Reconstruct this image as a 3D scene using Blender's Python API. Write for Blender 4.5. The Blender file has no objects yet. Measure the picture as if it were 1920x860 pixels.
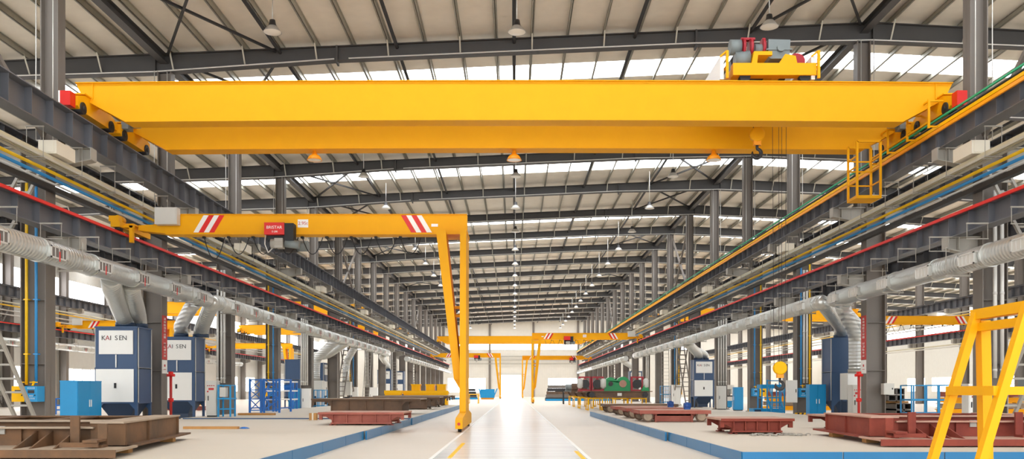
import bpy, math, random
from mathutils import Vector, Matrix
random.seed(7)
sc = bpy.context.scene
COL = sc.collection
F, U0, V0, H0 = 1639.0, 964.0, 732.0, 1.36     # camera calibration, 1920 px wide frame
PI = math.pi

# ------------------------------------------------------------------ materials
def lin(c):
    return tuple(((x/255)/12.92 if x/255 <= .04045 else ((x/255+.055)/1.055)**2.4) for x in c)

MATS = {}
def mat(name, rgb, rough=.5, metal=0., var=.08, scale=2.0, bump=0., stretch=None, emit=0., spec=.5):
    if name in MATS: return MATS[name]
    m = bpy.data.materials.new(name); m.use_nodes = True
    nt = m.node_tree; N = nt.nodes; L = nt.links
    b = N['Principled BSDF']
    b.inputs['Roughness'].default_value = rough
    b.inputs['Metallic'].default_value = metal; b.inputs['Specular IOR Level'].default_value = spec
    c = lin(rgb)
    tc = N.new('ShaderNodeTexCoord'); mp = N.new('ShaderNodeMapping')
    if stretch: mp.inputs['Scale'].default_value = stretch
    nz = N.new('ShaderNodeTexNoise'); nz.inputs['Scale'].default_value = scale; nz.inputs['Detail'].default_value = 3
    mx = N.new('ShaderNodeMix'); mx.data_type = 'RGBA'
    mx.inputs[6].default_value = tuple(max(0, x*(1-var)) for x in c)+(1,)
    mx.inputs[7].default_value = tuple(min(1, x*(1+var)) for x in c)+(1,)
    L.new(tc.outputs['Object'], mp.inputs[0]); L.new(mp.outputs[0], nz.inputs[0])
    L.new(nz.outputs[0], mx.inputs[0]); L.new(mx.outputs[2], b.inputs['Base Color'])
    if bump:
        bp = N.new('ShaderNodeBump'); bp.inputs['Strength'].default_value = bump; bp.inputs['Distance'].default_value = .02
        L.new(nz.outputs[0], bp.inputs['Height']); L.new(bp.outputs[0], b.inputs['Normal'])
    if emit:
        b.inputs['Emission Color'].default_value = c+(1,); b.inputs['Emission Strength'].default_value = emit
    MATS[name] = m
    return m

def ribbed(name, rgb, rough, period, axis='X', metal=0., depth=.5, dist=.02, var=.05):
    """sheet or spiral duct with regular ribs: a wave drives the bump"""
    m = mat(name, rgb, rough, metal, var)
    nt = m.node_tree; N = nt.nodes; L = nt.links; b = N['Principled BSDF']
    tc = N.new('ShaderNodeTexCoord'); wv = N.new('ShaderNodeTexWave')
    wv.bands_direction = axis; wv.inputs['Scale'].default_value = .314/period
    bp = N.new('ShaderNodeBump'); bp.inputs['Strength'].default_value = depth; bp.inputs['Distance'].default_value = dist
    L.new(tc.outputs['Object'], wv.inputs[0]); L.new(wv.outputs['Fac'], bp.inputs['Height']); L.new(bp.outputs[0], b.inputs['Normal'])
    return m

def rust(name, base, rustc, rough=.75, amount=.5, scale=1.3):
    m = bpy.data.materials.new(name); m.use_nodes = True
    nt = m.node_tree; N = nt.nodes; L = nt.links; b = N['Principled BSDF']
    b.inputs['Roughness'].default_value = rough
    tc = N.new('ShaderNodeTexCoord'); nz = N.new('ShaderNodeTexNoise')
    nz.inputs['Scale'].default_value = scale; nz.inputs['Detail'].default_value = 7; nz.inputs['Roughness'].default_value = .65
    cr = N.new('ShaderNodeValToRGB')
    cr.color_ramp.elements[0].position = amount-.15; cr.color_ramp.elements[0].color = lin(base)+(1,)
    cr.color_ramp.elements[1].position = amount+.2; cr.color_ramp.elements[1].color = lin(rustc)+(1,)
    L.new(tc.outputs['Object'], nz.inputs[0]); L.new(nz.outputs[0], cr.inputs[0]); L.new(cr.outputs[0], b.inputs['Base Color'])
    bp = N.new('ShaderNodeBump'); bp.inputs['Strength'].default_value = .3; bp.inputs['Distance'].default_value = .01
    L.new(nz.outputs[0], bp.inputs['Height']); L.new(bp.outputs[0], b.inputs['Normal'])
    MATS[name] = m
    return m

def glow(name, rgb, s):
    m = bpy.data.materials.new(name); m.use_nodes = True
    nt = m.node_tree; nt.nodes.clear()
    o = nt.nodes.new('ShaderNodeOutputMaterial'); e = nt.nodes.new('ShaderNodeEmission')
    tc = nt.nodes.new('ShaderNodeTexCoord'); nz = nt.nodes.new('ShaderNodeTexNoise'); nz.inputs['Scale'].default_value = .6
    mx = nt.nodes.new('ShaderNodeMix'); mx.data_type = 'RGBA'
    c = lin(rgb); mx.inputs[6].default_value = tuple(x*.94 for x in c)+(1,); mx.inputs[7].default_value = c+(1,)
    nt.links.new(tc.outputs['Object'], nz.inputs[0]); nt.links.new(nz.outputs[0], mx.inputs[0]); nt.links.new(mx.outputs[2], e.inputs[0])
    e.inputs[1].default_value = s
    nt.links.new(e.outputs[0], o.inputs[0]); MATS[name] = m
    return m

YEL = mat('crane_yellow', (235, 167, 0), .55, var=.04, spec=.25)
YEL2 = mat('machine_yellow', (246, 186, 2), .55, var=.05, spec=.25)
ORNG = mat('conductor_orange', (250, 160, 20), .45)
GRN = mat('conductor_green', (20, 170, 120), .45)
RED = mat('signal_red', (215, 28, 20), .45)
DRED = mat('sign_red', (190, 45, 40), .5)
STEEL = mat('column_grey', (116, 108, 100), .55, var=.1, scale=.7)
STEELL = mat('bracket_grey', (165, 160, 150), .55, var=.08)
BEAM = mat('runway_grey', (98, 99, 104), .5, var=.14, scale=.8)
RAFT = mat('rafter_grey', (70, 68, 67), .55, var=.1)
PURL = mat('galvanised', (164, 160, 146), .5, .1, var=.15, scale=4)
PURLL = mat('brace_galvanised', (190, 186, 172), .5, .1, var=.1)
DARK = mat('dark_steel', (46, 44, 44), .5, var=.1)
BLACK = mat('black_rubber', (28, 28, 30), .6)
GREY = mat('machine_grey', (120, 128, 128), .5)
WHITE = mat('white_paint', (236, 235, 230), .45, var=.03)
CREAM = mat('cream_box', (222, 214, 196), .5, var=.05)
LGREY = mat('light_grey_paint', (205, 203, 195), .45, var=.04)
NAVY = mat('navy_paint', (48, 76, 112), .45, var=.08)
NAVYD = mat('hopper_navy', (36, 56, 82), .5)
CYAN = mat('cabinet_blue', (0, 142, 200), .4, var=.05)
BLUE = mat('frame_blue', (20, 105, 190), .45, var=.06)
CURB = mat('curb_blue', (10, 108, 158), .35, var=.07, scale=1.2, spec=.45)
PIPEB = mat('pipe_blue', (52, 140, 200), .4)
PIPEY = mat('pipe_yellow', (240, 190, 20), .4)
PIPEW = mat('pipe_white', (214, 212, 206), .35, .2)
TRAY = mat('busbar_cream', (196, 188, 160), .45, var=.08)
RUST = rust('rusty_steel', (86, 65, 45), (122, 85, 53), amount=.5)
RUSTD = rust('dark_rusty_steel', (92, 74, 60), (120, 92, 70), amount=.5)
RUSTR = rust('red_primer', (120, 46, 33), (144, 64, 45), amount=.5)
RUSTP = rust('pink_primer', (142, 72, 60), (166, 96, 80), amount=.5)
RUSTT = rust('pale_primer_top', (176, 134, 116), (192, 156, 138), amount=.5)  # paler primer mix, mostly for top plates, decks and flanges
RUSTB = rust('pale_steel_top', (150, 132, 112), (172, 152, 130), amount=.5)  # paler steel mix for top plates, wheel hubs and some stacked beams
DUCT = ribbed('spiral_duct', (204, 205, 200), .3, .16, 'Y', .6, .7, .02)
DUCTR = ribbed('ribbed_duct', (206, 208, 206), .3, .16, 'Z', .55, .9, .03)
GEAR = mat('gearbox_green', (12, 150, 84), .4)
CRIM = mat('brake_crimson', (165, 30, 44), .45)
WOOD = mat('timber', (178, 130, 72), .7, var=.2, scale=6)
GRASSY = mat('blue_motor', (20, 70, 140), .45)
SKYL = glow('skylight_panel', (246, 250, 255), 5.5)
WINP = glow('window_panel', (248, 250, 255), 4.5)
LAMPE = mat('lamp_glass', (240, 236, 225), .3)
ALU = mat('lamp_aluminium', (198, 196, 190), .35, .5)
ROOF = ribbed('roof_liner', (238, 230, 216), .6, .9, 'Y', 0, .25, .03, var=.07)
WALLM = ribbed('wall_sheet', (206, 203, 195), .55, .25, 'Y', 0, .3, .02)
WALLF = ribbed('end_wall_sheet', (214, 208, 196), .6, .5, 'X', 0, .15, .02)

def floor_mat(name, rgb, r0, r1, var, lane=False):
    m = bpy.data.materials.new(name); m.use_nodes = True
    nt = m.node_tree; N = nt.nodes; L = nt.links; b = N['Principled BSDF']
    tc = N.new('ShaderNodeTexCoord')
    n1 = N.new('ShaderNodeTexNoise'); n1.inputs['Scale'].default_value = .35; n1.inputs['Detail'].default_value = 6
    n2 = N.new('ShaderNodeTexNoise'); n2.inputs['Scale'].default_value = 1.1; n2.inputs['Detail'].default_value = 8
    mp = N.new('ShaderNodeMapping'); mp.inputs['Scale'].default_value = (.25, 2.2, 1)
    L.new(tc.outputs['Object'], n1.inputs[0]); L.new(tc.outputs['Object'], mp.inputs[0]); L.new(mp.outputs[0], n2.inputs[0])
    mx = N.new('ShaderNodeMix'); mx.data_type = 'RGBA'; c = lin(rgb)
    mx.inputs[6].default_value = tuple(x*(1-var) for x in c)+(1,); mx.inputs[7].default_value = tuple(min(.9, x*(1+var)) for x in c)+(1,)
    av = N.new('ShaderNodeMath'); av.operation = 'MULTIPLY_ADD'; av.inputs[1].default_value = .6
    m2 = N.new('ShaderNodeMath'); m2.operation = 'MULTIPLY'; m2.inputs[1].default_value = .4
    L.new(n2.outputs[0], m2.inputs[0]); L.new(n1.outputs[0], av.inputs[0]); L.new(m2.outputs[0], av.inputs[2])
    L.new(av.outputs[0], mx.inputs[0]); L.new(mx.outputs[2], b.inputs['Base Color'])
    mr = N.new('ShaderNodeMapRange'); mr.inputs['To Min'].default_value = r0; mr.inputs['To Max'].default_value = r1
    L.new(n2.outputs[0], mr.inputs[0]); L.new(mr.outputs[0], b.inputs['Roughness'])
    MATS[name] = m
    return m
FLOOR = floor_mat('floor_concrete', (208, 197, 181), .32, .5, .08)
LANE = floor_mat('polished_lane', (204, 207, 207), .16, .3, .05)
PLAT = floor_mat('platform_concrete', (206, 196, 180), .5, .7, .1)

# ------------------------------------------------------------------ mesh builder
class MB:
    def __init__(self): self.v = []; self.f = []; self.s = []
    def add(self, vs, fs, smooth=False):
        n = len(self.v); self.v += [Vector(p) for p in vs]
        for f in fs: self.f.append(tuple(n+i for i in f)); self.s.append(smooth)
        return self
    def box(self, x0, x1, y0, y1, z0, z1):
        v = [(x, y, z) for z in (z0, z1) for y in (y0, y1) for x in (x0, x1)]
        return self.add(v, [(0, 2, 3, 1), (4, 5, 7, 6), (0, 1, 5, 4), (2, 6, 7, 3), (0, 4, 6, 2), (1, 3, 7, 5)])
    def cbox(self, c, s):
        return self.box(c[0]-s[0]/2, c[0]+s[0]/2, c[1]-s[1]/2, c[1]+s[1]/2, c[2]-s[2]/2, c[2]+s[2]/2)
    def bar(self, p, q, w, h=None, up=(0, 0, 1)):
        p = Vector(p); q = Vector(q); h = h or w
        d = (q-p).normalized(); u = Vector(up)
        if abs(d.dot(u)) > .98: u = Vector((0, 1, 0)) if abs(d.y) < .9 else Vector((1, 0, 0))
        s = d.cross(u).normalized(); u = s.cross(d).normalized()
        v = []
        for e in (p, q):
            for a, b in ((-1, -1), (1, -1), (1, 1), (-1, 1)): v.append(e+s*a*w/2+u*b*h/2)
        return self.add(v, [(0, 1, 2, 3), (7, 6, 5, 4), (0, 4, 5, 1), (1, 5, 6, 2), (2, 6, 7, 3), (3, 7, 4, 0)])
    def tube(self, pts, r, n=10, cap=True):
        pts = [Vector(p) for p in pts]; rs = r if isinstance(r, (list, tuple)) else [r]*len(pts)
        d0 = (pts[1]-pts[0]).normalized(); u = Vector((0, 0, 1))
        if abs(d0.z) > .9: u = Vector((1, 0, 0))
        s = d0.cross(u).normalized(); vs = []; fs = []
        for i, p in enumerate(pts):
            if i == 0: d = d0
            elif i == len(pts)-1: d = (pts[i]-pts[i-1]).normalized()
            else: d = ((pts[i]-pts[i-1]).normalized()+(pts[i+1]-pts[i]).normalized()).normalized()
            s = (s-d*s.dot(d)).normalized(); t = d.cross(s)
            k = 1.0
            if 0 < i < len(pts)-1: k = 1/max(.6, d.dot((pts[i]-pts[i-1]).normalized()))
            for j in range(n):
                a = 2*PI*j/n; vs.append(p+(s*math.cos(a)+t*math.sin(a))*rs[i]*(1 if k == 1 else (1+(k-1)*.5)))
        for i in range(len(pts)-1):
            for j in range(n): fs.append((i*n+j, i*n+(j+1) % n, (i+1)*n+(j+1) % n, (i+1)*n+j))
        self.add(vs, fs, True)
        if cap:
            b = len(self.v)-len(vs)
            self.f.append(tuple(b+j for j in reversed(range(n)))); self.s.append(False)
            self.f.append(tuple(b+(len(pts)-1)*n+j for j in range(n))); self.s.append(False)
        return self
    def cyl(self, p, q, r, n=14, r2=None): return self.tube([p, q], [r, r if r2 is None else r2], n)
    def prism(self, poly, axis, a, b):
        """poly in the plane normal to axis, extruded a..b; axis Y: (x,z); X: (y,z); Z: (x,y)"""
        def P(u, v, w): return {'Y': (u, w, v), 'X': (w, u, v), 'Z': (u, v, w)}[axis]
        n = len(poly)
        vs = [P(u, v, a) for u, v in poly]+[P(u, v, b) for u, v in poly]
        fs = [tuple(range(n)), tuple(reversed(range(n, 2*n)))]+[(i, n+i, n+(i+1) % n, (i+1) % n) for i in range(n)]
        return self.add(vs, fs)
    def lathe(self, prof, c, n=18):
        c = Vector(c); vs = []; fs = []
        for r, z in prof:
            for j in range(n): vs.append(c+Vector((r*math.cos(2*PI*j/n), r*math.sin(2*PI*j/n), z)))
        for i in range(len(prof)-1):
            for j in range(n): fs.append((i*n+j, i*n+(j+1) % n, (i+1)*n+(j+1) % n, (i+1)*n+j))
        return self.add(vs, fs, True)
    def grating(self, x0, x1, y0, y1, z0, z1, t, rows, cols):
        """flat frame facing -Y with a grid of bars"""
        for i in range(rows+1):
            z = z0+(z1-z0)*i/rows; self.box(x0-t/2, x1+t/2, y0, y1, z-t/2, z+t/2)
        for i in range(cols+1):
            x = x0+(x1-x0)*i/cols; self.box(x-t/2, x+t/2, y0, y1, z0-t/2, z1+t/2)
        return self
    def xf(self, M):
        self.v = [M @ p for p in self.v]; return self
    def build(self, name, m, parent=None, origin=None):
        me = bpy.data.meshes.new(name)
        if parent is not None: o0 = LOC[parent.name]
        elif origin is not None: o0 = Vector(origin)
        else:
            xs = [p.x for p in self.v]; ys = [p.y for p in self.v]; zs = [p.z for p in self.v]
            o0 = Vector(((min(xs)+max(xs))/2, (min(ys)+max(ys))/2, min(zs)))
        me.from_pydata([tuple(p-o0) for p in self.v], [], self.f)
        me.polygons.foreach_set('use_smooth', self.s)
        me.materials.append(m); me.update()
        bm_fix(me)
        o = bpy.data.objects.new(name, me); COL.objects.link(o)
        if parent is not None: o.parent = parent
        else: o.location = o0
        LOC[o.name] = o0
        return o
LOC = {}
import bmesh
def bm_fix(me):
    bm = bmesh.new(); bm.from_mesh(me); bmesh.ops.recalc_face_normals(bm, faces=bm.faces); bm.to_mesh(me); bm.free()

KIDS = {}
def tag(o, label, cat, group=None, kind=None):
    o['label'] = label; o['category'] = cat
    if group: o['group'] = group
    if kind: o['kind'] = kind
    return o
def thing(name, label, cat, loc, group=None, kind=None):
    o = bpy.data.objects.new(name, None); COL.objects.link(o)
    o.location = loc; LOC[o.name] = Vector(loc); o.empty_display_size = .2
    return tag(o, label, cat, group, kind)
def struct(name, mb, m, label=None, cat=None, group=None, parent=None):
    o = mb.build(name, m, parent, None if parent else (0, 0, 0))
    if parent is None:
        o['kind'] = 'structure'
        if label: tag(o, label, cat, group)
    return o
def dup(root, loc, label=None, group=None):
    def cp(o, par):
        c = o.copy(); COL.objects.link(c)
        if par is not None: c.parent = par
        for ch in kids_of(o): cp(ch, c)
        return c
    r = cp(root, None); r.location = loc; LOC[r.name] = Vector(loc)
    if label: r['label'] = label
    if group: r['group'] = group
    return r
def kids_of(o): return [c for c in COL.objects if c.parent == o]

def text(s, size, mtx, m, parent, name='lettering', extrude=.004, font=None):
    cu = bpy.data.curves.new('txt', 'FONT'); cu.body = s; cu.size = size; cu.align_x = 'CENTER'; cu.align_y = 'CENTER'; cu.extrude = extrude
    t = bpy.data.objects.new('txt', cu); COL.objects.link(t)
    bpy.context.view_layer.update()
    dg = bpy.context.evaluated_depsgraph_get()
    me = bpy.data.meshes.new_from_object(t.evaluated_get(dg)); bpy.data.objects.remove(t); bpy.data.curves.remove(cu)
    me.materials.clear(); me.materials.append(m)
    me.transform(mtx)
    o0 = LOC[parent.name]; me.transform(Matrix.Translation(-o0))
    o = bpy.data.objects.new(name, me); COL.objects.link(o); o.parent = parent; LOC[o.name] = o0
    return o
def face_cam(x, y, z): return Matrix.Translation((x, y, z)) @ Matrix.Rotation(PI/2, 4, 'X')

ORD = ['first','second','third','fourth','fifth','sixth','seventh','eighth','ninth','tenth','eleventh','twelfth','thirteenth','fourteenth','fifteenth',
       'sixteenth','seventeenth','eighteenth','nineteenth','twentieth','twenty-first','twenty-second','twenty-third','twenty-fourth','twenty-fifth',
       'twenty-sixth','twenty-seventh','twenty-eighth','twenty-ninth','thirtieth','thirty-first','thirty-second','thirty-third','thirty-fourth','thirty-fifth']
def SD(s): return 'left' if s < 0 else 'right'
def px(u, v, Y): return Vector(((u-U0)*Y/F, Y, H0-(v-V0)*Y/F))
# ------------------------------------------------------------------ building shell
def Yk(k): return .63+9*k
RX = 15.0
def zr(x): return 16.74-(.044*(RX-x) if x < RX else .053*(x-RX))      # rafter top line
YB, YE, XW, XR = -20.0, 190.2, 42.6, 68.6
struct('floor', MB().box(-XW-.3, XR+.3, YB, 215, -.25, 0), FLOOR)
struct('trim_1', MB().box(-1.62, 1.46, -18, YE-1, .0, .006), LANE, 'glossy pale centre aisle running to the bright end door', 'aisle')
wl = MB(); wl.box(-1.70, -1.62, -18, YE-2, 0, .008); struct('trim_2', wl, WHITE, 'thin white line along the left edge of the glossy aisle', 'floor line')
wl = MB(); wl.box(1.46, 1.54, -18, YE-2, 0, .008); struct('trim_3', wl, WHITE, 'thin white line along the right edge of the glossy aisle', 'floor line')
struct('trim_4', MB().box(-1.35, -1.26, 17.6, 22.6, .006, .010), YEL2, 'yellow dash painted on the left edge of the glossy aisle', 'floor marking')
struct('trim_5', MB().box(1.34, 1.43, 14.5, 19.6, .006, .010), YEL2, 'yellow dash painted on the right edge of the glossy aisle', 'floor marking')

sky = [(Yk(k)+3.7, Yk(k)+5.8) for k in list(range(-2, 9, 2))+list(range(9, 21))]
cuts = [YB]+[y for p in sky for y in p]+[YE]
xs = [-XW, RX, XW]
roof = MB()
def roofstrip(mb, x0, x1, y0, y1, t=.06, lift=.27):
    pts = [x0]+([RX] if x0 < RX < x1 else [])+[x1]
    poly = [(x, zr(x)+lift) for x in pts]+[(x, zr(x)+lift+t) for x in reversed(pts)]
    mb.prism(poly, 'Y', y0, y1)
for i in range(0, len(cuts), 2): roofstrip(roof, -XW-.3, XR+.3, cuts[i], cuts[i+1])
for (a, b) in sky:                                      # roof edges either side of each strip of rooflights
    pass
struct('ceiling', roof, ROOF)
wn = 0
for (a, b) in sky:
    for (x0, x1) in ((-XW, -15.1), (-14.9, 14.9), (15.1, 41.9), (42.1, XR)):
        wn += 1; m = MB(); roofstrip(m, x0, x1, a, b, .03, .29); struct('window_%d' % wn, m, SKYL)
for s in (-1, 1):
    w = MB(); sd = SD(s); XL_, XW = XW, (XW if s < 0 else XR); x0, x1 = sorted((s*XW, s*(XW+.2)))
    w.box(x0, x1, YB, YE, 0, 10.0)
    zt = zr(s*XW)+.3
    w.box(x0, x1, YB, YE, 11.9, zt)
    struct('wall_'+sd, w, WALLM)
    for i in range(10):
        wn += 1; y = YB+1+i*21
        m = MB().box(s*(XW+.02) if s > 0 else -XW-.08, s*(XW+.08) if s > 0 else -XW-.02, y, min(y+20.6, YE), 10.0, 11.9)
        struct('window_%d' % wn, m, WINP)
    for k in range(3, 20, 1):
        if (k*7+s) % 3 == 0: continue
        wn += 1
        fr = MB(); y0, y1 = Yk(k)+1.2, Yk(k)+7.8
        X0, X1 = sorted((s*XW, s*(XW-.06)))
        for i in range(5): fr.box(X0, X1, y0+(y1-y0)*i/4-.05, y0+(y1-y0)*i/4+.05, 1.2, 3.5)
        for z in (1.2, 2.3, 3.5): fr.box(X0, X1, y0, y1, z-.05, z+.05)
        W = struct('window_%d' % wn, fr, WHITE)
        pn = MB().box(min(s*(XW-.02), s*XW), max(s*(XW-.02), s*XW), y0, y1, 1.2, 3.5).build('pane', WINP, W)
    XW = XL_
# end wall with open doorway
e = MB(); y0, y1 = YE, YE+.25
def gable(mb, x0, x1, z0):
    pts = [x0]+([RX] if x0 < RX < x1 else [])+[x1]
    mb.prism([(x0, z0), (x1, z0)]+[(x, zr(x)+.27) for x in reversed(pts)], 'Y', y0, y1)
gable(e, -XW, -2.8, 0); gable(e, 1.5, XR, 0); gable(e, -2.8, 1.5, 5.1)
struct('wall_far', e, WALLF)
d = MB(); d.box(-2.92, -2.8, YE-.06, YE, 0, 5.2); d.box(1.5, 1.62, YE-.06, YE, 0, 5.2); d.box(-2.92, 1.62, YE-.06, YE, 5.1, 5.22)
D = struct('door_1', d, LGREY)
MB().box(-2.8, 1.5, YE-.04, YE+.1, 4.7, 5.1).build('roller_box', LGREY, D)
MB().box(-2.8, 1.5, YE+.12, YE+.16, 0, 4.7).build('doorway_glow', WINP, D)  # glowing sheet standing in for the daylight that fills the open doorway
for (x0, x1, z0, z1) in ((-13.9, 13.9, 10.2, 11.6), (-14.4, -6.2, 1.0, 4.1), (7.4, 13.8, 1.0, 4.1), (-38, -20, 10.2, 11.6), (20, 38, 10.2, 11.6)):
    wn += 1; fr = MB()
    n = max(2, int((x1-x0)/3))
    for i in range(n+1): x = x0+(x1-x0)*i/n; fr.box(x-.04, x+.04, YE-.07, YE, z0, z1)
    for z in (z0, z1): fr.box(x0, x1, YE-.07, YE, z-.05, z+.05)
    W = struct('window_%d' % wn, fr, WHITE)
    MB().box(x0, x1, YE-.03, YE, z0, z1).build('pane', WINP, W)
for i, x in enumerate((-5.3, 4.2, 13.9, -24, 26)):
    m = MB(); m.box(x-.22, x+.22, YE-.25, YE-.22, 0, zr(x)); m.box(x-.22, x+.22, YE-.03, YE, 0, zr(x)); m.box(x-.02, x+.02, YE-.22, YE-.03, 0, zr(x))
    struct('trim_%d' % (6+i), m, STEEL, ['slim grey wind column on the end wall left of the bright door', 'slim grey wind column on the end wall just right of the door', 'slim grey wind column at the right side of the end wall behind the gantry', 'slim grey wind column on the end wall of the left side bay', 'slim grey wind column on the end wall of the right side bay'][i], 'column')
for i, z in enumerate((7.2, 8.0, 8.8)):
    struct('trim_%d' % (12+i), MB().box(-14, 13.5, YE-.3, YE-.24, z-.07, z+.07), PURL, ['lowest', 'middle', 'topmost'][i]+' of the three thin wall rails crossing the end wall above the door', 'wall rail')

# ------------------------------------------------------------------ columns
def hsec(mb, x0, x1, yc, w, z0, z1, tf=.035, tw=.025):
    mb.box(x0, x0+tf, yc-w/2, yc+w/2, z0, z1); mb.box(x1-tf, x1, yc-w/2, yc+w/2, z0, z1); mb.box(x0, x1, yc-tw/2, yc+tw/2, z0, z1)
def corbel(x_col, x_tip, z0, z1, zi):
    """bracket: x_col at the column, x_tip outer; depth z1-z0 at tip, zi lower point at the column"""
    m = MB(); a, b = x_col, x_tip; d = 1 if b > a else -1
    m.prism([(a, z1), (b, z1), (b, z0), (a, zi)], 'Y', -.015, .015)
    m.box(min(a, b), max(a, b), -.19, .19, z1-.03, z1)
    m.bar((a, 0, zi), (b, 0, z0), .38, .03)
    m.box(b-.015, b+.015, -.19, .19, z0, z1); m.box(b-d*.36-.012, b-d*.36+.012, -.19, .19, z0-.02, z1)
    return m
def main_col(s, k, pipes=None):
    n = k-2
    where = 'nearest the camera' if k == 3 else ORD[k-3]+' from the camera'
    t = thing('steel_column', 'grey stepped steel H-column in the %s main row, %s' % (SD(s), where), 'column', (0, 0, 0), 'main columns carrying the crane runways', 'structure')
    m = MB(); hsec(m, s*14.65 if s > 0 else -15.45, s*15.45 if s > 0 else -14.65, 0, .58, 0, 9.05)
    for z in (2.2, 4.2): m.box(s*15.05-.38, s*15.05+.38, -.27, .27, z-.012, z+.012)
    m.build('lower_shaft', STEEL, t)
    m = MB(); zt = zr(s*14.65)-.78
    hsec(m, 14.3 if s > 0 else -14.86, 14.86 if s > 0 else -14.3, 0, .45, 9.05, zt); m.build('upper_shaft', STEEL, t)
    for xx in (14.42, 14.95): m = MB(); m.tube([(s*xx, -.3, 9.2), (s*xx, -.3, zt)], .016, 6); m.build('wall_conduit', PIPEW, t)
    m = MB(); m.box(s*15.05-.55, s*15.05+.55, -.42, .42, 0, .04)
    for a in (-.45, .45):
        for b in (-.34, .34): m.cyl((s*15.05+a, b, .04), (s*15.05+a, b, .12), .025, 8)
    m.build('base_plate', STEEL, t)
    corbel(s*14.65, s*13.3, 8.62, 9.0, 8.35).build('upper_bracket', STEELL, t)
    corbel(s*15.45, s*16.75, 8.62, 9.0, 8.35).build('outer_upper_bracket', STEELL, t)
    corbel(s*14.65, s*13.62, 5.82, 6.2, 5.6).build('lower_bracket', STEELL, t)
    corbel(s*15.45, s*16.65, 5.82, 6.2, 5.6).build('outer_lower_bracket', STEELL, t)
    t.location = (0, Yk(k), 0)
    return t
cols = {}
for s in (-1, 1):
    p = main_col(s, 3); cols[(s, 3)] = p
    for k in range(1, 21):
        if k == 3: continue
        if k < 3: lab = 'grey stepped steel H-column in the %s main row, standing beside the camera (%s)' % (SD(s), 'nearer' if k == 1 else 'farther')
        else: lab = 'grey stepped steel H-column in the %s main row, %s from the camera' % (SD(s), ORD[k-3])
        cols[(s, k)] = dup(p, (0, Yk(k), 0), lab)
    t = thing('outer_column', 'grey steel column in the outermost %s row, nearest the camera' % SD(s), 'column', (0, 0, 0), 'outer columns of the side bays', 'structure')
    m = MB(); hsec(m, *sorted((s*41.7, s*42.4)), 0, .5, 0, zr(s*42)-.6); m.build('shaft', STEEL, t)
    corbel(s*41.7, s*40.25, 8.62, 9.0, 8.35).build('upper_bracket', STEELL, t); corbel(s*41.7, s*40.9, 5.82, 6.2, 5.6).build('lower_bracket', STEELL, t)
    t.location = (0, Yk(4), 0)
    for k in range(5, 21): dup(t, (0, Yk(k), 0), 'grey steel column in the outermost %s row, %s from the camera' % (SD(s), ORD[k-4]))

# ------------------------------------------------------------------ rafters, purlins, roof struts and braces
RP = [(-42.4, .6), (-30, .6), (-15, .82), (-7.5, .62), (7.5, .62), (15, .82), (30, .6), (42, .75), (55, .6), (68.4, .6)]
def rdepth(x):
    for (a, da), (b, db) in zip(RP, RP[1:]):
        if a <= x <= b: return da+(db-da)*(x-a)/(b-a)
    return .6
PX = [-41.25+1.5*i for i in range(73)]
m = MB(); nodes = sorted([x for x, _ in RP])
for a, b in zip(nodes, nodes[1:]):
    m.prism([(a, zr(a)), (b, zr(b)), (b, zr(b)-rdepth(b)), (a, zr(a)-rdepth(a))], 'Y', -.012, .012)
    for off in (0, 1):
        za, zb = (zr(a), zr(b)) if off == 0 else (zr(a)-rdepth(a), zr(b)-rdepth(b))
        m.prism([(a, za), (b, zb), (b, zb-.03), (a, za-.03)] if off == 0 else [(a, za), (b, zb), (b, zb+.03), (a, za+.03)], 'Y', -.17, .17)
for x in (-15, 15, -30, 30, 42): m.box(x-.02, x+.02, -.16, .16, zr(x)-rdepth(x), zr(x)-.01)
def rlab(k): return 'dark grey roof rafter across the hall, ' + ('the first one seen whole, above the big crane' if k == 4 else 'out of view above the camera' if k < 3 else 'just above the top of the view' if k == 3 else ORD[k-4]+' from the camera')
raf = struct('roof_rafter', m, RAFT, rlab(4), 'roof beam', 'roof rafters')
for x in (-7.4, 7.6):
    q = MB(); q.box(x-.035, x+.035, -.2, .2, zr(x)-rdepth(x)-.12, zr(x)+.0)
    for z in (.1, .25, .4): q.cyl((x-.05, -.09, zr(x)-z), (x+.05, -.09, zr(x)-z), .02, 6)
    q.build('splice_plate', RAFT, raf)
for i, x in enumerate(PX):
    if i % 2 == 0 and abs(abs(x)-15) > .6:
        q = MB(); q.bar((x, -.55, zr(x)+.06), (x, -.03, zr(x)-rdepth(x)+.05), .06, .03); q.build('fly_brace', PURLL, raf)
cp = MB(); pts = [(x, -.2, zr(x)-rdepth(x)+.05) for x in (-42, -30, -15, -7.5)]; cp.tube(pts, .03, 6)
pts = [(x, -.2, zr(x)-rdepth(x)+.05) for x in (-6.9, 7.5, 15, 30, 42, 68)]; cp.tube(pts, .03, 6)
conduit = cp.build('conduit', PIPEW, raf)
raf.location = (0, Yk(4), 0)
for k in list(range(-1, 4))+list(range(5, 21)): dup(raf, (0, Yk(k), 0), rlab(k))
for i, x in enumerate(PX):
    m = MB(); z = zr(x)
    m.box(x-.012, x+.012, YB, YE, z, z+.25); m.box(x-.07, x+.012, YB, YE, z, z+.015); m.box(x-.012, x+.07, YB, YE, z+.235, z+.25)
    m.box(x-.07, x-.06, YB, YE, z, z+.04)
    n = round((x-RX)/1.5)
    side = 'left' if x < RX else 'right'
    struct('roof_purlin', m, PURL, 'thin galvanised roof purlin running lengthwise, %s %s of the roof ridge' % (ORD[min(34, abs(n))] if abs(n) < 35 else ORD[abs(n)-35]+' in the far outer slope', side), 'purlin', 'roof purlins')
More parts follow.
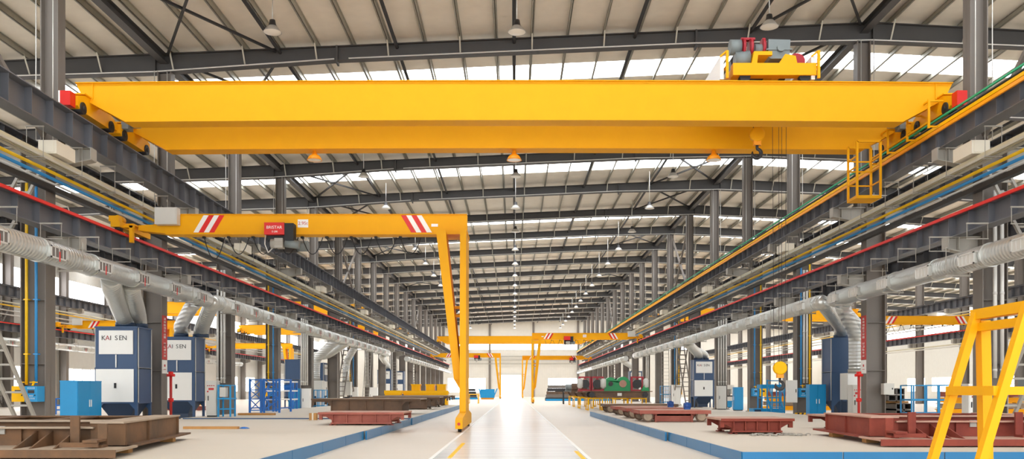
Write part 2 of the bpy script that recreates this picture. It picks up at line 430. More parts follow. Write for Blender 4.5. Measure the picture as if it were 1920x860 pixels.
for x, lab in ((-9.8, 'second left of the hall centreline'), (-4.9, 'first left of the hall centreline'), (0.0, 'over the hall centreline'), (5.05, 'first right of the hall centreline'), (9.9, 'second right of the hall centreline'), (-27, 'over the left side bay'), (27, 'over the right side bay')):
    m = MB(); z = zr(x)-.14; m.tube([(x, YB, z), (x, YE, z)], .075, 8)
    struct('roof_strut', m, DARK, 'dark round roof strut running lengthwise under the purlins, '+lab, 'roof strut', 'lengthwise roof struts')
for s in (-1, 1):
    x = s*14.65; z = zr(x)-.05; m = MB()
    m.box(x-.17, x+.17, YB, YE, z-.02, z); m.box(x-.17, x+.17, YB, YE, z-.36, z-.34); m.box(x-.012, x+.012, YB, YE, z-.34, z-.02)
    struct('tie_beam', m, RAFT, 'dark lengthwise roof tie beam over the %s main column row' % SD(s), 'roof beam')
nb = 0
for k in (3, 4, 6, 7, 9, 12):
    for s in (-1, 1):
        a, b = (s*14.4, s*9.9); nb += 1
        m = MB(); m.bar((a, Yk(k)+.3, zr(a)-.14), (b, Yk(k+1)-.3, zr(b)-.2), .09); m.bar((b, Yk(k)+.3, zr(b)-.2), (a, Yk(k+1)-.3, zr(a)-.14), .09)
        struct('roof_brace', m, DARK, 'dark crossed roof braces by the %s column row in the bay behind the %s' % (SD(s), rlab(k).split(', ')[1].replace('the first one seen whole', 'first whole rafter').replace('just above the top of the view', 'topmost unseen rafter')+' rafter' if k > 4 else 'first whole rafter' if k == 4 else 'top edge of the view'), 'roof brace', 'roof braces')

# ------------------------------------------------------------------ crane runways
def runway(x, zt, dep, wf, label, red=False, y0=2, y1=187, hang=None, rib=1.125):
    t = thing('crane_runway', label, 'crane rail beam', (x, 80, zt), None)
    m = MB()
    m.box(x-wf/2, x+wf/2, y0, y1, zt-.03, zt); m.box(x-wf*.42, x+wf*.42, y0, y1, zt-dep, zt-dep+.03); m.box(x-.012, x+.012, y0, y1, zt-dep+.03, zt-.03)
    y = Yk(0)
    while y < y1-1:
        m.box(x-wf*.4, x+wf*.4, y-.01, y+.01, zt-dep+.03, zt-.03); y += rib
    for k in range(1, 21): m.box(x-wf*.42, x+wf*.42, Yk(k)+.05, Yk(k)+.09, zt-dep+.03, zt-.03)
    m.build('beam', BEAM, t)
    r = MB(); r.box(x-.06, x+.06, y0, y1, zt, zt+.02); r.box(x-.02, x+.02, y0, y1, zt+.02, zt+.08); r.box(x-.035, x+.035, y0, y1, zt+.08, zt+.11); r.build('rail', DARK, t)
    if red:
        q = MB(); s = 1 if x > 0 else -1; q.box(x-s*wf/2-.07 if s > 0 else x+wf/2, x-wf/2 if s > 0 else x+wf/2+.07, y0, y1, zt-.06, zt+.03)
        q.build('conductor_rail', RED, t)
    if hang:
        zh, x0, x1 = hang
        for i in range(40):
            y = 20.6+2.25*i
            if y > 100: break
            h = MB(); zb = zt-dep-.03
            h.bar((x0, y, zb), (x1, y, zb), .04); h.tube([(x0+.02, y, zb), (x0+.02, y, zh)], .011, 5); h.tube([(x1-.02, y, zb), (x1-.02, y, zh)], .011, 5); h.bar((x0, y, zh), (x1, y, zh), .025)
            h.build('hanger', STEELL, t)
    return t
for s in (-1, 1):
    sd = SD(s)
    runway(s*13.6, 9.8, .82, .56, 'upper grey riveted crane runway beam along the %s side of the main aisle' % sd, hang=(8.08,)+tuple(sorted((s*13.5, s*14.02))))
    runway(s*13.97, 6.85, .66, .5, 'lower grey crane runway beam with red conductor strip along the %s main columns' % sd, True, hang=(5.72,)+tuple(sorted((s*12.98, s*13.62))))
    runway(s*16.4, 9.8, .82, .56, 'upper grey crane runway beam on the outer face of the %s main columns' % sd)
    runway(s*16.3, 6.85, .66, .5, 'lower grey crane runway beam on the outer face of the %s main columns' % sd)
    runway(s*40.9, 9.8, .82, .56, 'upper grey crane runway beam along the outermost %s columns' % sd)
    runway(s*41.25, 6.85, .66, .5, 'lower grey crane runway beam with red strip along the outermost %s columns' % sd, True)
def long_run(name, label, cat, x, z, m, r=.05, box=None, y0=4, y1=186):
    b = MB()
    if box: b.box(x-box[0]/2, x+box[0]/2, y0, y1, z-box[1]/2, z+box[1]/2)
    else: b.tube([(x, y0, z), (x, y1, z)], r, 10)
    return tag(b.build(name, m), label, cat)
for s in (-1, 1):
    sd = SD(s)
    for i, (x, z) in enumerate(((13.66, 8.225), (13.76, 8.225), (13.88, 8.225))):
        long_run('busbar', '%s cream busbar in the tray under the upper %s runway beam' % (('inner', 'middle', 'outer')[i], sd), 'busbar', s*x, z, TRAY, box=(.055, .11))
    b = MB()
    for xx in (13.6, 13.94): b.box(s*xx-.012, s*xx+.012, 4, 186, 8.10, 8.17)
    for i in range(80): b.box(*sorted((s*13.6, s*13.94)), 5.2+2.25*i, 5.26+2.25*i, 8.10, 8.13)
    tag(b.build('cable_tray', PURLL), 'pale ladder-type cable tray under the cream busbars along the %s columns' % sd, 'cable tray')
    for z, xx, mm, c in ((8.42, 40.4, TRAY, 'cream'), (8.2, 40.55, PIPEY, 'yellow'), (5.65, 40.85, TRAY, 'lowest cream'), (5.45, 40.95, PIPEW, 'lowest white'), (7.95, 41.58, PIPEW, 'white'), (7.6, 41.58, PIPEW, 'lower white')):
        if s > 0 or z > 7: long_run('side_pipe', '%s pipe running lengthwise along the outermost %s columns' % (c, sd), 'pipe', s*xx, z, mm, .06)
    long_run('gas_pipe', 'yellow gas pipe running the length of the hall along the %s columns' % sd, 'pipe', s*14.28, 8.10, PIPEY, .05)
    long_run('air_pipe', 'blue compressed air pipe running the length of the hall along the %s columns' % sd, 'pipe', s*14.44, 7.98, PIPEB, .05)
    long_run('water_pipe', 'slim white pipe just below the blue air pipe along the %s columns' % sd, 'pipe', s*14.46, 7.84, PIPEW, .035)
    long_run('cable_duct', 'dark cable duct below the blue air pipe along the %s columns' % sd, 'cable duct', s*14.5, 7.68, DARK, box=(.2, .16))
    for k in range(6):
        y = 26.3+18*k
        t = thing('junction_box', 'cream junction box on the busbars under the upper %s runway beam, %s' % (sd, 'nearest the camera' if k == 0 else ORD[k]+' from the camera'), 'junction box', (s*13.75, y, 8.34), 'junction boxes on the busbars')
        MB().box(s*13.75-.27, s*13.75+.27, y-.55, y+.55, 8.345, 8.74).build('housing', CREAM, t)
        MB().box(s*13.75-.2, s*13.75+.2, y-.57, y-.55, 8.38, 8.7).build('cover', CREAM, t)
for i, (z, mm, c) in enumerate(((9.50, ORNG, 'orange'), (9.62, YEL2, 'yellow'), (9.86, GRN, 'green'))):
    long_run('conductor_bar', '%s conductor bar along the top of the right upper runway beam' % c, 'conductor bar', 13.28, z, mm, box=(.06, .1 if i < 2 else .05))

# laced cross bracing between columns
def laced(p, q, w, mb, n):
    p = Vector(p); q = Vector(q); d = (q-p).normalized(); sdir = Vector((1, 0, 0))
    for e in (-1, 1): mb.bar(p+sdir*e*w/2, q+sdir*e*w/2, .09)
    for i in range(n+1): c = p+(q-p)*(i/n); mb.bar(c-sdir*w/2, c+sdir*w/2, .06)
nbr = 0
for (s, k, x, who) in ((-1, 2, 15.05, 'main'), (1, 2, 15.05, 'main'), (-1, 8, 15.05, 'main'), (1, 8, 15.05, 'main'), (-1, 7, 42.0, 'wall'), (1, 5, 42.0, 'wall'), (-1, 11, 42.0, 'wall'), (-1, 14, 15.05, 'main'), (1, 14, 15.05, 'main')):
    m = MB(); a, b = Yk(k)+.4, Yk(k+1)-.4; c = b-6.2
    laced((s*x, c, .1), (s*x, b, 8.2), .6, m, 20); laced((s*x, b, .1), (s*x, c, 8.2), .6, m, 20)
    m.bar((s*x, c, 0), (s*x, c, 8.3), .16)
    m2 = MB(); m2.bar((s*14.65, a, 9.3), (s*14.65, b, zr(s*14.65)-1), .14); m2.bar((s*14.65, b, 9.3), (s*14.65, a, zr(s*14.65)-1), .14)
    t = thing('laced_brace', 'crossed ladder-like steel bracing in the %s %s row, %s' % (SD(s), who, {2: 'bay nearest the camera', 5: 'near bay', 7: 'seventh bay', 8: 'middle bay', 11: 'eleventh bay', 14: 'far bay'}[k]), 'bracing', (s*x, Yk(k)+4.5, .1), None, 'structure')
    m.build('lower_cross', STEELL if k == 2 else STEEL, t)
    if who == 'main': m2.build('upper_cross', STEEL, t)

# ------------------------------------------------------------------ platforms
pl = MB(); pl.box(-13.2, -4.2, 6, 34.6, 0, .235); P1 = struct('platform_floor', pl, PLAT, 'raised concrete work platform on the left with blue curb, near section', 'platform')
pl = MB(); pl.box(-13.2, -4.08, 34.6, 66, 0, .275); P2 = struct('platform_floor', pl, PLAT, 'raised concrete work platform on the left, far section behind the blue step', 'platform')
pl = MB(); pl.box(4.2, 13.6, 16.0, 47, 0, .235); P3 = struct('platform_floor', pl, PLAT, 'raised concrete work platform on the right with blue edge', 'platform')
def curb(y0, y1, x, s, par, n, dx=.03, h=.24):
    L = (y1-y0)/n
    for i in range(n):
        m = MB(); a = y0+i*L; m.box(x-dx/2, x+dx/2, a+.012, a+L-.012, .0, h); m.build('curb_plate', CURB, par)
curb(6, 24.2, -4.175, -1, P1, 7); curb(24.2, 34.6, -4.1, -1, P1, 4, .05); curb(34.6, 66, -4.055, -1, P2, 9, .05, .28)
curb(16.0, 23.6, 4.175, 1, P3, 3); curb(23.6, 47, 4.1, 1, P3, 8, .05)
for i in range(5):
    m = MB(); a = 4.16+i*1.85; m.box(a+.012, a+1.85-.012, 15.96, 16.0, 0, .24); m.build('front_plate', CURB, P3)
MB().box(-13.1, -4.1, 34.56, 34.6, .2, .28).build('step_edge', NAVY, P2)
# ------------------------------------------------------------------ double-girder overhead crane
def girder(mb, xc, hs, y0, w, zt, zb):
    """hs = half span of the box; ends taper up to the end carriages; slight camber"""
    L = [(-hs-.25, 0), (-hs, -.49), (-hs+1.33, -1.23)]
    top = [(xc+x, zt+.07*(1-(x/hs)**2)) for x in [-hs-.25+i*(2*hs+.5)/12 for i in range(13)]]
    bx = [-hs+1.33+i*(2*hs-2.66)/10 for i in range(11)]
    bot = [(xc+x, zb+.07*(1-(x/hs)**2)) for x in bx]
    poly = top+[(xc+hs, zt-.49)]+list(reversed(bot))+[(xc-hs, zt-.49)]
    mb.prism(poly, 'Y', y0+.03, y0+w-.03)
    for a, b in zip(top, top[1:]): mb.prism([a, b, (b[0], b[1]+.025), (a[0], a[1]+.025)], 'Y', y0-.04, y0+w+.04)
    for a, b in zip(bot, bot[1:]): mb.prism([a, b, (b[0], b[1]-.022), (a[0], a[1]-.022)], 'Y', y0-.01, y0+w+.01)
    for s in (-1, 1): mb.bar((xc+s*hs, y0+w/2, zt-.49), (xc+s*(hs-1.33), y0+w/2, zb), w+.02, .022)
    for s in (-1, 1): mb.box(xc+s*(hs-.28)-.015, xc+s*(hs-.28)+.015, y0-.005, y0+.03, zt-.5, zt)
def overhead(xc, hs, Y, label, full=True, hook=None, zt=11.06, zb=9.85):
    t = thing('overhead_crane', label, 'overhead crane', (xc, Y+1.9, 9.95))
    for dy in (0, 3.2):
        m = MB(); girder(m, xc, hs, Y+dy, .62, zt, zb); m.build('girder', YEL, t)
        r = MB(); r.box(xc-hs+.2, xc+hs-.2, Y+dy+.28, Y+dy+.34, zt+.06, zt+.11); r.build('trolley_rail', DARK, t)
    for s in (-1, 1):
        x = xc+s*hs
        m = MB()
        for (a, b) in ((Y-.75, Y+1.75), (Y+2.15, Y+4.55)):
            m.prism([(a, 10.12), (a+.18, 10.02), (b-.18, 10.02), (b, 10.12), (b, 10.42), (b-.5, 10.58), (a+.5, 10.58), (a, 10.42)], 'X', x-.2, x+.2)
            m.box(x-.24, x+.24, a+.35, b-.35, 10.58, 10.62)
        m.box(x-.1, x+.1, Y+1.7, Y+2.2, 10.2, 10.45)
        ec = m.build('end_carriage', YEL, t)
        for y in (Y-.45, Y+1.45, Y+2.45, Y+4.25):
            w = MB(); w.cyl((x-.24, y, 10.12), (x+.24, y, 10.12), .185, 16); w.cyl((x-.28, y, 10.12), (x+.28, y, 10.12), .07, 10); w.build('wheel', BLACK, ec)
        if full:
            b = MB(); b.box(x-.17, x+.14, Y-1.1, Y-.78, 10.02, 10.46); b.build('buffer', RED, ec)
            if s < 0: q = MB(); q.box(x-.22, x-.17, Y-1.1, Y-.78, 10.02, 10.46); q.build('buffer_plate', WHITE, ec)
            mt = MB(); mt.cyl((x-s*.3, Y+2.45, 10.5), (x-s*.75, Y+2.45, 10.5), .13, 12); mt.box(x-s*.3-.12, x-s*.3+.12, Y+2.25, Y+2.65, 10.3, 10.65); mt.build('drive_motor', GREY, ec)
    if full:
        for x in (-7.1, 0, 7.1):
            l = MB(); z = zb+.0; l.lathe([(.05, 0), (.09, -.12), (.2, -.2), (.27, -.34), (.25, -.34), (.16, -.2)], (xc+x, Y+3.5, z+.04)); wl_ = l.build('work_light', ORNG, t)
            MB().lathe([(0, -.33), (.24, -.335)], (xc+x, Y+3.5, z+.04)).build('lamp_glass', LAMPE, wl_)
        # handrail walkway outside the right girder end and maintenance cage below the right end
        c = MB(); x0, x1, y0, y1, z0, z1 = 11.75, 12.55, Y+2.35, Y+3.15, 8.05, 9.9
        for x in (x0, x1):
            for y in (y0, y1): c.bar((x, y, z0), (x, y, z1), .07)
        for z in (z0+.5, z0+1.0, z0+1.35):
            for (p, q) in (((x1, y0), (x1, y1)), ((x1, y1), (x0, y1)), ((x0, y0), (x0, y1))): c.bar((p[0], p[1], z), (q[0], q[1], z), .045)
        c.bar((x0, y0, z1), (x1, y0, z1), .07); c.bar((x0, y1, z1), (x1, y1, z1), .07)
        cg = c.build('access_cage', YEL, t)
        MB().box(x0-.03, x1+.03, y0-.03, y1+.03, z0-.1, z0).build('cage_floor', YEL, cg)
        h = MB()
        for y in (Y-.3, Y+1.2, Y+2.7, Y+4.2): h.bar((12.95, y, 9.55), (12.95, y, 10.45), .06); h.bar((12.95, y, 9.6), (13.2, y, 9.6), .05); h.bar((12.95, y, 10.4), (13.4, y, 10.4), .05)
        for z in (9.75, 10.4): h.bar((12.95, Y-.3, z), (12.95, Y+4.2, z), .045)
        h.build('collector_frame', YEL, t)
    return t
big = overhead(0, 13.6, 27.6, 'large yellow double-girder overhead crane spanning the hall near the camera')
overhead(0, 13.6, 156.5, 'distant yellow overhead crane spanning the far end of the main aisle', False)
overhead(-28.6, 12.2, 130, 'yellow overhead crane seen between the columns of the left side bay', False)
overhead(-28.6, 12.2, 96, 'nearer yellow overhead crane high in the left side bay', False)
overhead(28.6, 12.2, 104, 'yellow overhead crane high in the right side bay', False)

# trolley on the big crane
Y = 27.6; zt = 11.275
t = thing('crane_trolley', 'yellow winch trolley with grey gearbox on top of the big crane', 'crane trolley', (8.2, Y+1.9, zt))
m = MB()
for y in (Y+.14, Y+3.34): m.box(6.95, 9.6, y, y+.34, zt+.1, zt+.48)
for x in (7.0, 8.3, 9.3): m.box(x, x+.24, Y+.48, Y+3.34, zt+.14, zt+.46)
m.prism([(8.42, zt+.48), (9.0, zt+.48), (8.95, zt+.72), (8.62, zt+.78)], 'Y', Y+.18, Y+.42)
m.prism([(7.55, zt+.48), (7.62, zt+.86), (8.2, zt+.86), (8.2, zt+.74), (7.75, zt+.74), (7.72, zt+.48)], 'Y', Y+.16, Y+.9)
fr = m.build('frame', YEL, t)
for x in (7.35, 9.25):
    for y in (Y+.31, Y+3.51): w = MB(); w.cyl((x, y-.1, zt+.07), (x, y+.1, zt+.07), .17, 16); w.build('wheel', BLACK, fr)
g = MB(); g.prism([(8.12, zt+.74), (8.18, zt+.68), (8.75, zt+.68), (8.8, zt+.78), (8.82, zt+1.28), (8.12, zt+1.3)], 'Y', Y+.3, Y+1.0); g.cyl((8.5, Y+.2, zt+1.0), (8.5, Y+.3, zt+1.0), .12, 16); g.cyl((8.7, Y+.24, zt+.8), (8.7, Y+.3, zt+.8), .05, 10); g.box(8.05, 8.87, Y+.27, Y+1.03, zt+.95, zt+.99)
g.build('gearbox', GREY, t)
mo = MB(); mo.cyl((6.95, Y+.6, zt+1.15), (7.3, Y+.6, zt+1.15), .24, 18); mo.build('hoist_motor', GREY, t); mo = MB(); mo.cyl((7.75, Y+.6, zt+1.08), (8.12, Y+.6, zt+1.08), .17, 18); mo.build('auxiliary_motor', GREY, t)
br = MB()
for x in (7.38, 7.62, 8.02): br.cyl((x-.04, Y+.6, zt+1.13), (x+.04, Y+.6, zt+1.13), .29, 18); br.box(x-.05, x+.05, Y+.45, Y+.75, zt+.84, zt+1.4)
br.box(7.3, 7.75, Y+.5, Y+.7, zt+1.36, zt+1.43); br.build('brake', CRIM, t)
dr = MB(); dr.cyl((7.25, Y+1.9, zt+.85), (9.1, Y+1.9, zt+.85), .34, 22); dr.build('rope_drum', DARK, t)
m2 = MB(); m2.cyl((7.1, Y+.55, zt+.72), (7.55, Y+.55, zt+.72), .24, 16, .3); m2.build('travel_motor', GREY, t)
m3 = MB(); m3.cyl((9.12, Y+.6, zt+.7), (9.16, Y+1.2, zt+.7), .27, 18); m3.build('rope_sheave', CRIM, t)
for x0 in (6.55, 9.45):
    w = MB(); w.box(x0, x0+.12, Y+.2, Y+2.4, zt-.02, zt+.72); w.build('guard_panel', WHITE, t)
    q = MB(); q.bar((x0+.2, Y+.1, zt-.02), (x0+.2, Y+.1, zt+.85), .08); q.bar((x0+.2, Y+.1, zt+.85), (x0, Y+.2, zt+.7), .05); q.bar((x0+.2, Y+.1, zt+.4), (x0+.2, Y+1.2, zt+.4), .05); q.build('guard_rail', YEL, t)
def hook_block(x, y, z, label, s, rope_top, ropes, cm, nrope):
    t = thing('hanging_hook_block', label, 'crane hook', (x, y, z-.62*s))
    b = MB(); b.tube([(x-.13*s, y, z+.33*s), (x-.12*s, y, z+.33*s), (x+.12*s, y, z+.33*s), (x+.13*s, y, z+.33*s)], [.26*s, .33*s, .33*s, .26*s], 20)
    b.v = [Matrix.Rotation(PI/2, 4, 'Z') @ (p-Vector((x, y, 0)))+Vector((x, y, 0)) for p in b.v]
    b.build('sheave_housing', cm, t)
    c = MB(); c.box(x-.16*s, x+.16*s, y-.1*s, y+.1*s, z-.16*s, z+.06*s); c.lathe([(0, -.27), (.09, -.26), (.12, -.16), (0, -.15)], (x, y, z-.02), 12) if s > .9 else None
    c.build('yoke', ORNG, t)
    h = MB(); n = 16; pts = [(x, y, z-.1*s), (x, y, z-.26*s)]; rr = [.07*s, .065*s]
    for i in range(n):
        a = math.radians(80-285*i/(n-1)); pts.append((x-.02*s+.2*s*math.cos(a), y, z-.52*s+.2*s*math.sin(a))); rr.append(s*(.07+.025*math.sin(PI*i/(n-1)))*(1 if i < n-3 else .75-.2*(i-n+3)))
    h.tube(pts, rr, 10); h.build('hook', DARK, t)
    for dx in nrope: r = MB(); r.tube([(x+dx, y, z+.4*s), (x+dx*1.3, y, rope_top)], ropes, 6); r.build('rope', DARK, t)
    return t
hook_block(9.0, 29.6, 1.9, 'yellow hook block hanging low on long ropes near the right columns', .68, 11.38, .008, YEL2, (-.2, -.03, .05, .17))
hook_block(8.2, 29.5, 9.75, 'small yellow auxiliary hook hanging between the girders of the big crane', .75, 11.38, .014, YEL, (-.12, .12))

# ------------------------------------------------------------------ semi-gantry cranes
def stripes(xc, w, y, z0, z1, s, par):
    """two red and two white slanted safety bands on the beam face"""
    n = .19
    for i in range(4):
        a = xc+i*n
        m = MB(); k = s*w; m.prism([(a, z0), (a+n*.95, z0), (a+n*.95+k, z1), (a+k, z1)], 'Y', y-.012, y-.002)
        m.build('safety_stripe', RED if (i % 2 == 0) == (s < 0) else WHITE, par)
def semi(s, xr, xl, Y, label, full=True, hx=None, plate=None):
    """s: side of the rail (-1 left); xr rail, xl leg positions"""
    t = thing('semi_gantry_crane', label, 'gantry crane', (xl, Y, 0))
    zb, zt = 7.04, 7.73; x0, x1 = sorted((xr-s*1.4, xl-s*.04))
    m = MB()
    if s < 0: poly = [(xr+.35, zb+.12), (xr+1.5, zb), (x1+.03, zb), (x1+.03, zt), (xr+1.45, zt), (xr+.9, zt-.35), (xr+.35, zt-.38)]
    else: poly = [(xr-.35, zb+.12), (xr-1.5, zb), (x0-.03, zb), (x0-.03, zt), (xr-1.45, zt), (xr-.9, zt-.35), (xr-.35, zt-.38)]
    m.prism(poly, 'Y', Y-.22, Y+.22); m.box(x0-.03, x1+.03, Y-.28, Y+.28, zt, zt+.02); m.box(x0-.03, x1+.03, Y-.3, Y+.3, zb-.03, zb)
    bm_ = m.build('beam', YEL, t)
    e = MB(); e.box(xr-.16, xr+.16, Y-1.3, Y+1.3, 7.1, 7.3); e.box(xr-.3, xr+.3, Y-.5, Y+.5, 7.3, 7.36); e.box(xr-s*.42-.06, xr-s*.42+.06, Y-1.0, Y-.85, 6.6, 7.2); e.box(*sorted((xr-s*.5, xr)), Y-1.0, Y-.85, 7.12, 7.22); e.cyl((xr-.1, Y-.9, 7.45), (xr-.1, Y-.5, 7.45), .14, 12); e.box(xr-.25, xr+.1, Y-1.25, Y-.95, 7.3, 7.5)
    ec = e.build('end_carriage', YEL, t)
    for y in (Y-1.0, Y+1.0): w = MB(); w.cyl((xr-.09, y, 7.1), (xr+.09, y, 7.1), .14, 14); w.build('wheel', BLACK, ec)
    # legs: a deep box post and a slanted box post joining it low down
    so = -s; g = xl-so*.12          # outer post centre line
    m = MB(); m.prism([(Y-1.05, 7.04), (Y+.75, 7.04), (Y+.75, .62), (Y-1.35, .62)], 'X', xl-.13, xl+.09); m.build('leg', YEL, t)
    m = MB(); a = xl+s*.82; b = xl+s*.22
    m.prism([(a-.17, 7.04), (a+.17, 7.04), (b+.13, 1.75), (b-.13, 1.75)] , 'Y', Y-.95, Y+.2); m.build('slanted_leg', YEL, t)
    m = MB(); m.prism([(b-.16, 1.8), (b+.16, 1.8), (xl+.02, 1.25), (xl-.05, 1.25)], 'Y', Y-.9, Y+.15)
    m.build('leg_gusset', YEL, t)
    for z in (4.35, 4.05): MB().box(min(xl, xl+s*.6), max(xl, xl+s*.6), Y-.5, Y-.3, z-.05, z+.05).build('leg_brace', YEL, t)
    m = MB(); m.box(min(xl+s*1.0, xl-s*.12), max(xl+s*1.0, xl-s*.12), Y-.6, Y+.6, 6.96, 7.05); m.box(min(xl+s*.7, xl), max(xl+s*.7, xl), Y-.32, Y-.22, 7.1, 7.16); m.build('leg_plate', YEL, t)
    m = MB(); m.prism([(Y-3.6, .12), (Y-3.6, .4), (Y-3.3, .48), (Y-1.2, .62), (Y+.8, .62), (Y+2.3, .48), (Y+2.3, .12)], 'X', xl-.13, xl+.11)
    gb = m.build('ground_beam', YEL, t)
    for y in (Y-3.2, Y+1.9): w = MB(); w.cyl((xl-.06, y, .16), (xl+.05, y, .16), .158, 16); w.build('wheel', BLACK, gb)
    MB().cyl((xl-.01, Y-3.63, .28), (xl-.01, Y-3.6, .28), .05, 12).build('buffer', DRED, gb)
    xs_ = (xr+2.35, xl-1.95) if s < 0 else (xr-3.2, xl+1.2)
    stripes(xs_[0], .37, Y-.22, zb+.05, zt-.02, 1 if s < 0 else -1, bm_); stripes(xs_[1]-(0 if s < 0 else 0), .37, Y-.22, zb+.05, zt-.02, -1 if s < 0 else 1, bm_)
    if full:
        bx = xr-s*1.25
        c = MB(); c.box(bx-.55+.4, bx+.55+.1, Y-.62, Y-.3, 7.32, 7.92); cb = c.build('control_box', LGREY, t)
        d = MB(); d.box(bx-.1, bx+.6, Y-.635, Y-.62, 7.36, 7.88); d.build('box_door', LGREY, cb)
        n = 9
        for i in range(n):
            cg = MB(); p0 = xr-s*(2.6+i*.9); p1 = p0-s*.75; dz = .62 if i else .8
            pts = [(p0+(p1-p0)*u, Y+.18, zb-.06-dz*(1-(2*u-1)**2)) for u in [j/10 for j in range(11)]]; cg.tube(pts, .018, 5)
            cg.box(p0-.05, p0+.05, Y+.1, Y+.26, zb-.1, zb-.03); cg.build('festoon_cable', BLACK, t)
    if plate: 
        q = MB(); q.box(plate-.19, plate+.19, Y-.235, Y-.222, 7.27, 7.56); pp = q.build('load_plate', WHITE, t)
        text('2.95t', .17, face_cam(plate, Y-.238, 7.415), DRED, pp)
    if full or plate: MB().box(xl+s*1.1-.12, xl+s*1.1+.12, Y-.235, Y-.222, 7.3, 7.4).build('maker_plate', WHITE, t)
    return t
def hoist(x, Y, label):
    t = thing('electric_hoist', label, 'electric hoist', (x, Y, 6.3))
    m = MB(); m.box(x-.42, x+.3, Y-.72, Y-.5, 6.93, 7.36); c = m.build('red_cover', RED, t)
    if Y < 60:
        text('BRISTAR', .15, face_cam(x-.06, Y-.724, 7.18), WHITE, c); text('E-200', .09, face_cam(x-.04, Y-.724, 7.03), WHITE, c)
    m = MB(); m.box(x-.4, x+.3, Y-.5, Y-.3, 6.75, 7.3); m.box(x+.3, x+.62, Y-.7, Y-.3, 6.72, 7.34); m.build('body', BLACK, t)
    m = MB(); m.cyl((x-.35, Y+.55, 6.72), (x+.45, Y+.55, 6.72), .24, 18); m.build('rope_drum', DARK, t)
    m = MB(); m.cyl((x+.45, Y+.55, 6.72), (x+.85, Y+.55, 6.72), .2, 16); m.cyl((x+.3, Y-.55, 6.65), (x+.8, Y-.55, 6.58), .15, 14); m.build('motor', GREY, t)
    m = MB(); m.cyl((x-.2, Y-.6, 6.62), (x+.22, Y-.6, 6.62), .17, 16); m.box(x-.05, x+.25, Y-.75, Y-.45, 6.45, 6.8); m.build('sheave_box', STEELL, t)
    m = MB()
    for a in (-.35, .35):
        m.box(x+a-.03, x+a+.03, Y-.4, Y-.34, 6.7, 7.2); m.box(x+a-.03, x+a+.03, Y+.34, Y+.4, 6.7, 7.2)
        for yy in (-.36, .36): m.cyl((x+a, Y+yy-.03, 7.1), (x+a, Y+yy+.03, 7.1), .08, 10)
    m.build('trolley_plate', DARK, t)
    h = MB(); h.tube([(x-.4, Y-.6, 6.95), (x-.42, Y-.62, 6.6), (x-.3, Y-.62, 6.3), (x-.15, Y-.62, 6.45)], .02, 6); h.build('cable', PIPEW, t)
    h = MB(); h.tube([(x, Y-.6, 6.6), (x, Y-.6, 6.42)], .03, 6); 
    pts = [(x+.09*math.cos(math.radians(90-270*i/9)), Y-.6, 6.32+.09*math.sin(math.radians(90-270*i/9))) for i in range(10)]; h.tube(pts, .025, 6); h.build('hook', DARK, t)
    return t
semi(-1, -13.97, -1.78, 31.9, 'yellow semi-gantry crane on the left side marked 2.95t', True, None, -7.65)
hoist(-8.5, 31.9, 'red and black electric hoist under the beam of the left 2.95t gantry')
semi(1, 13.97, 2.05, 97, 'distant yellow semi-gantry crane standing right of the aisle', True, None, 7.8)
hoist(5.9, 97, 'small red electric hoist under the distant right gantry beam')
semi(-1, -13.97, -2.35, 149, 'far yellow semi-gantry crane left of the bright end door', False)
hoist(-6.4, 149, 'tiny red electric hoist under the far left gantry beam')
semi(1, 13.97, 1.55, 160, 'farthest yellow semi-gantry crane right of the bright end door', False)
hoist(10.5, 160, 'tiny red electric hoist under the farthest right gantry beam')
semi(-1, -41.25, -31, 80, 'yellow semi-gantry crane in the left side bay behind the dust collectors', True)
semi(-1, -41.25, -30, 118, 'farther yellow semi-gantry crane in the left side bay', False)
semi(1, 41.25, 30.5, 75, 'yellow semi-gantry crane in the right side bay', True)

# ------------------------------------------------------------------ pendant lamps
def lamp(x, y, z, label):
    t = thing('pendant_lamp', label, 'pendant lamp', (x, y, z), 'high bay pendant lamps')
    m = MB(); m.tube([(x, y, z+.45), (x, y, zr(x)+.1)], .018, 6); m.build('cord', PIPEW, t)
    m = MB(); m.lathe([(.0, .46), (.1, .45), (.13, .28), (.17, .22)], (x, y, z), 14); m.build('ballast', DARK, t)
    m = MB(); m.lathe([(.14, .24), (.2, .18), (.32, .02), (.34, 0), (.33, -.005), (.18, .17)], (x, y, z), 22); m.build('lamp_shade', ALU, t)
    m = MB(); m.lathe([(0, -.05), (.2, -.03), (.32, 0.0)], (x, y, z), 18); m.build('lamp_glass', LAMPE, t)
    return t
XL = {-8.9: 'left', 0.1: 'centre', 9.4: 'right'}
lamps_far = {}
protos = {x: lamp(x, 32.2, 14.55 if x < 1 else 14.75, 'pendant lamp above the big crane, %s one of the three nearest' % n) for x, n in XL.items()}
for i in range(1, 17):
    for x, n in XL.items():
        loc = (x, 32.2+9*i+(1.5 if i > 1 else 0), 14.0); lab = 'pendant lamp in the %s line, %s beyond the big crane' % (n, ORD[i-1])
        if i == 1: lamps_far[x] = lamp(*loc, lab)
        else: dup(lamps_far[x], loc, lab)
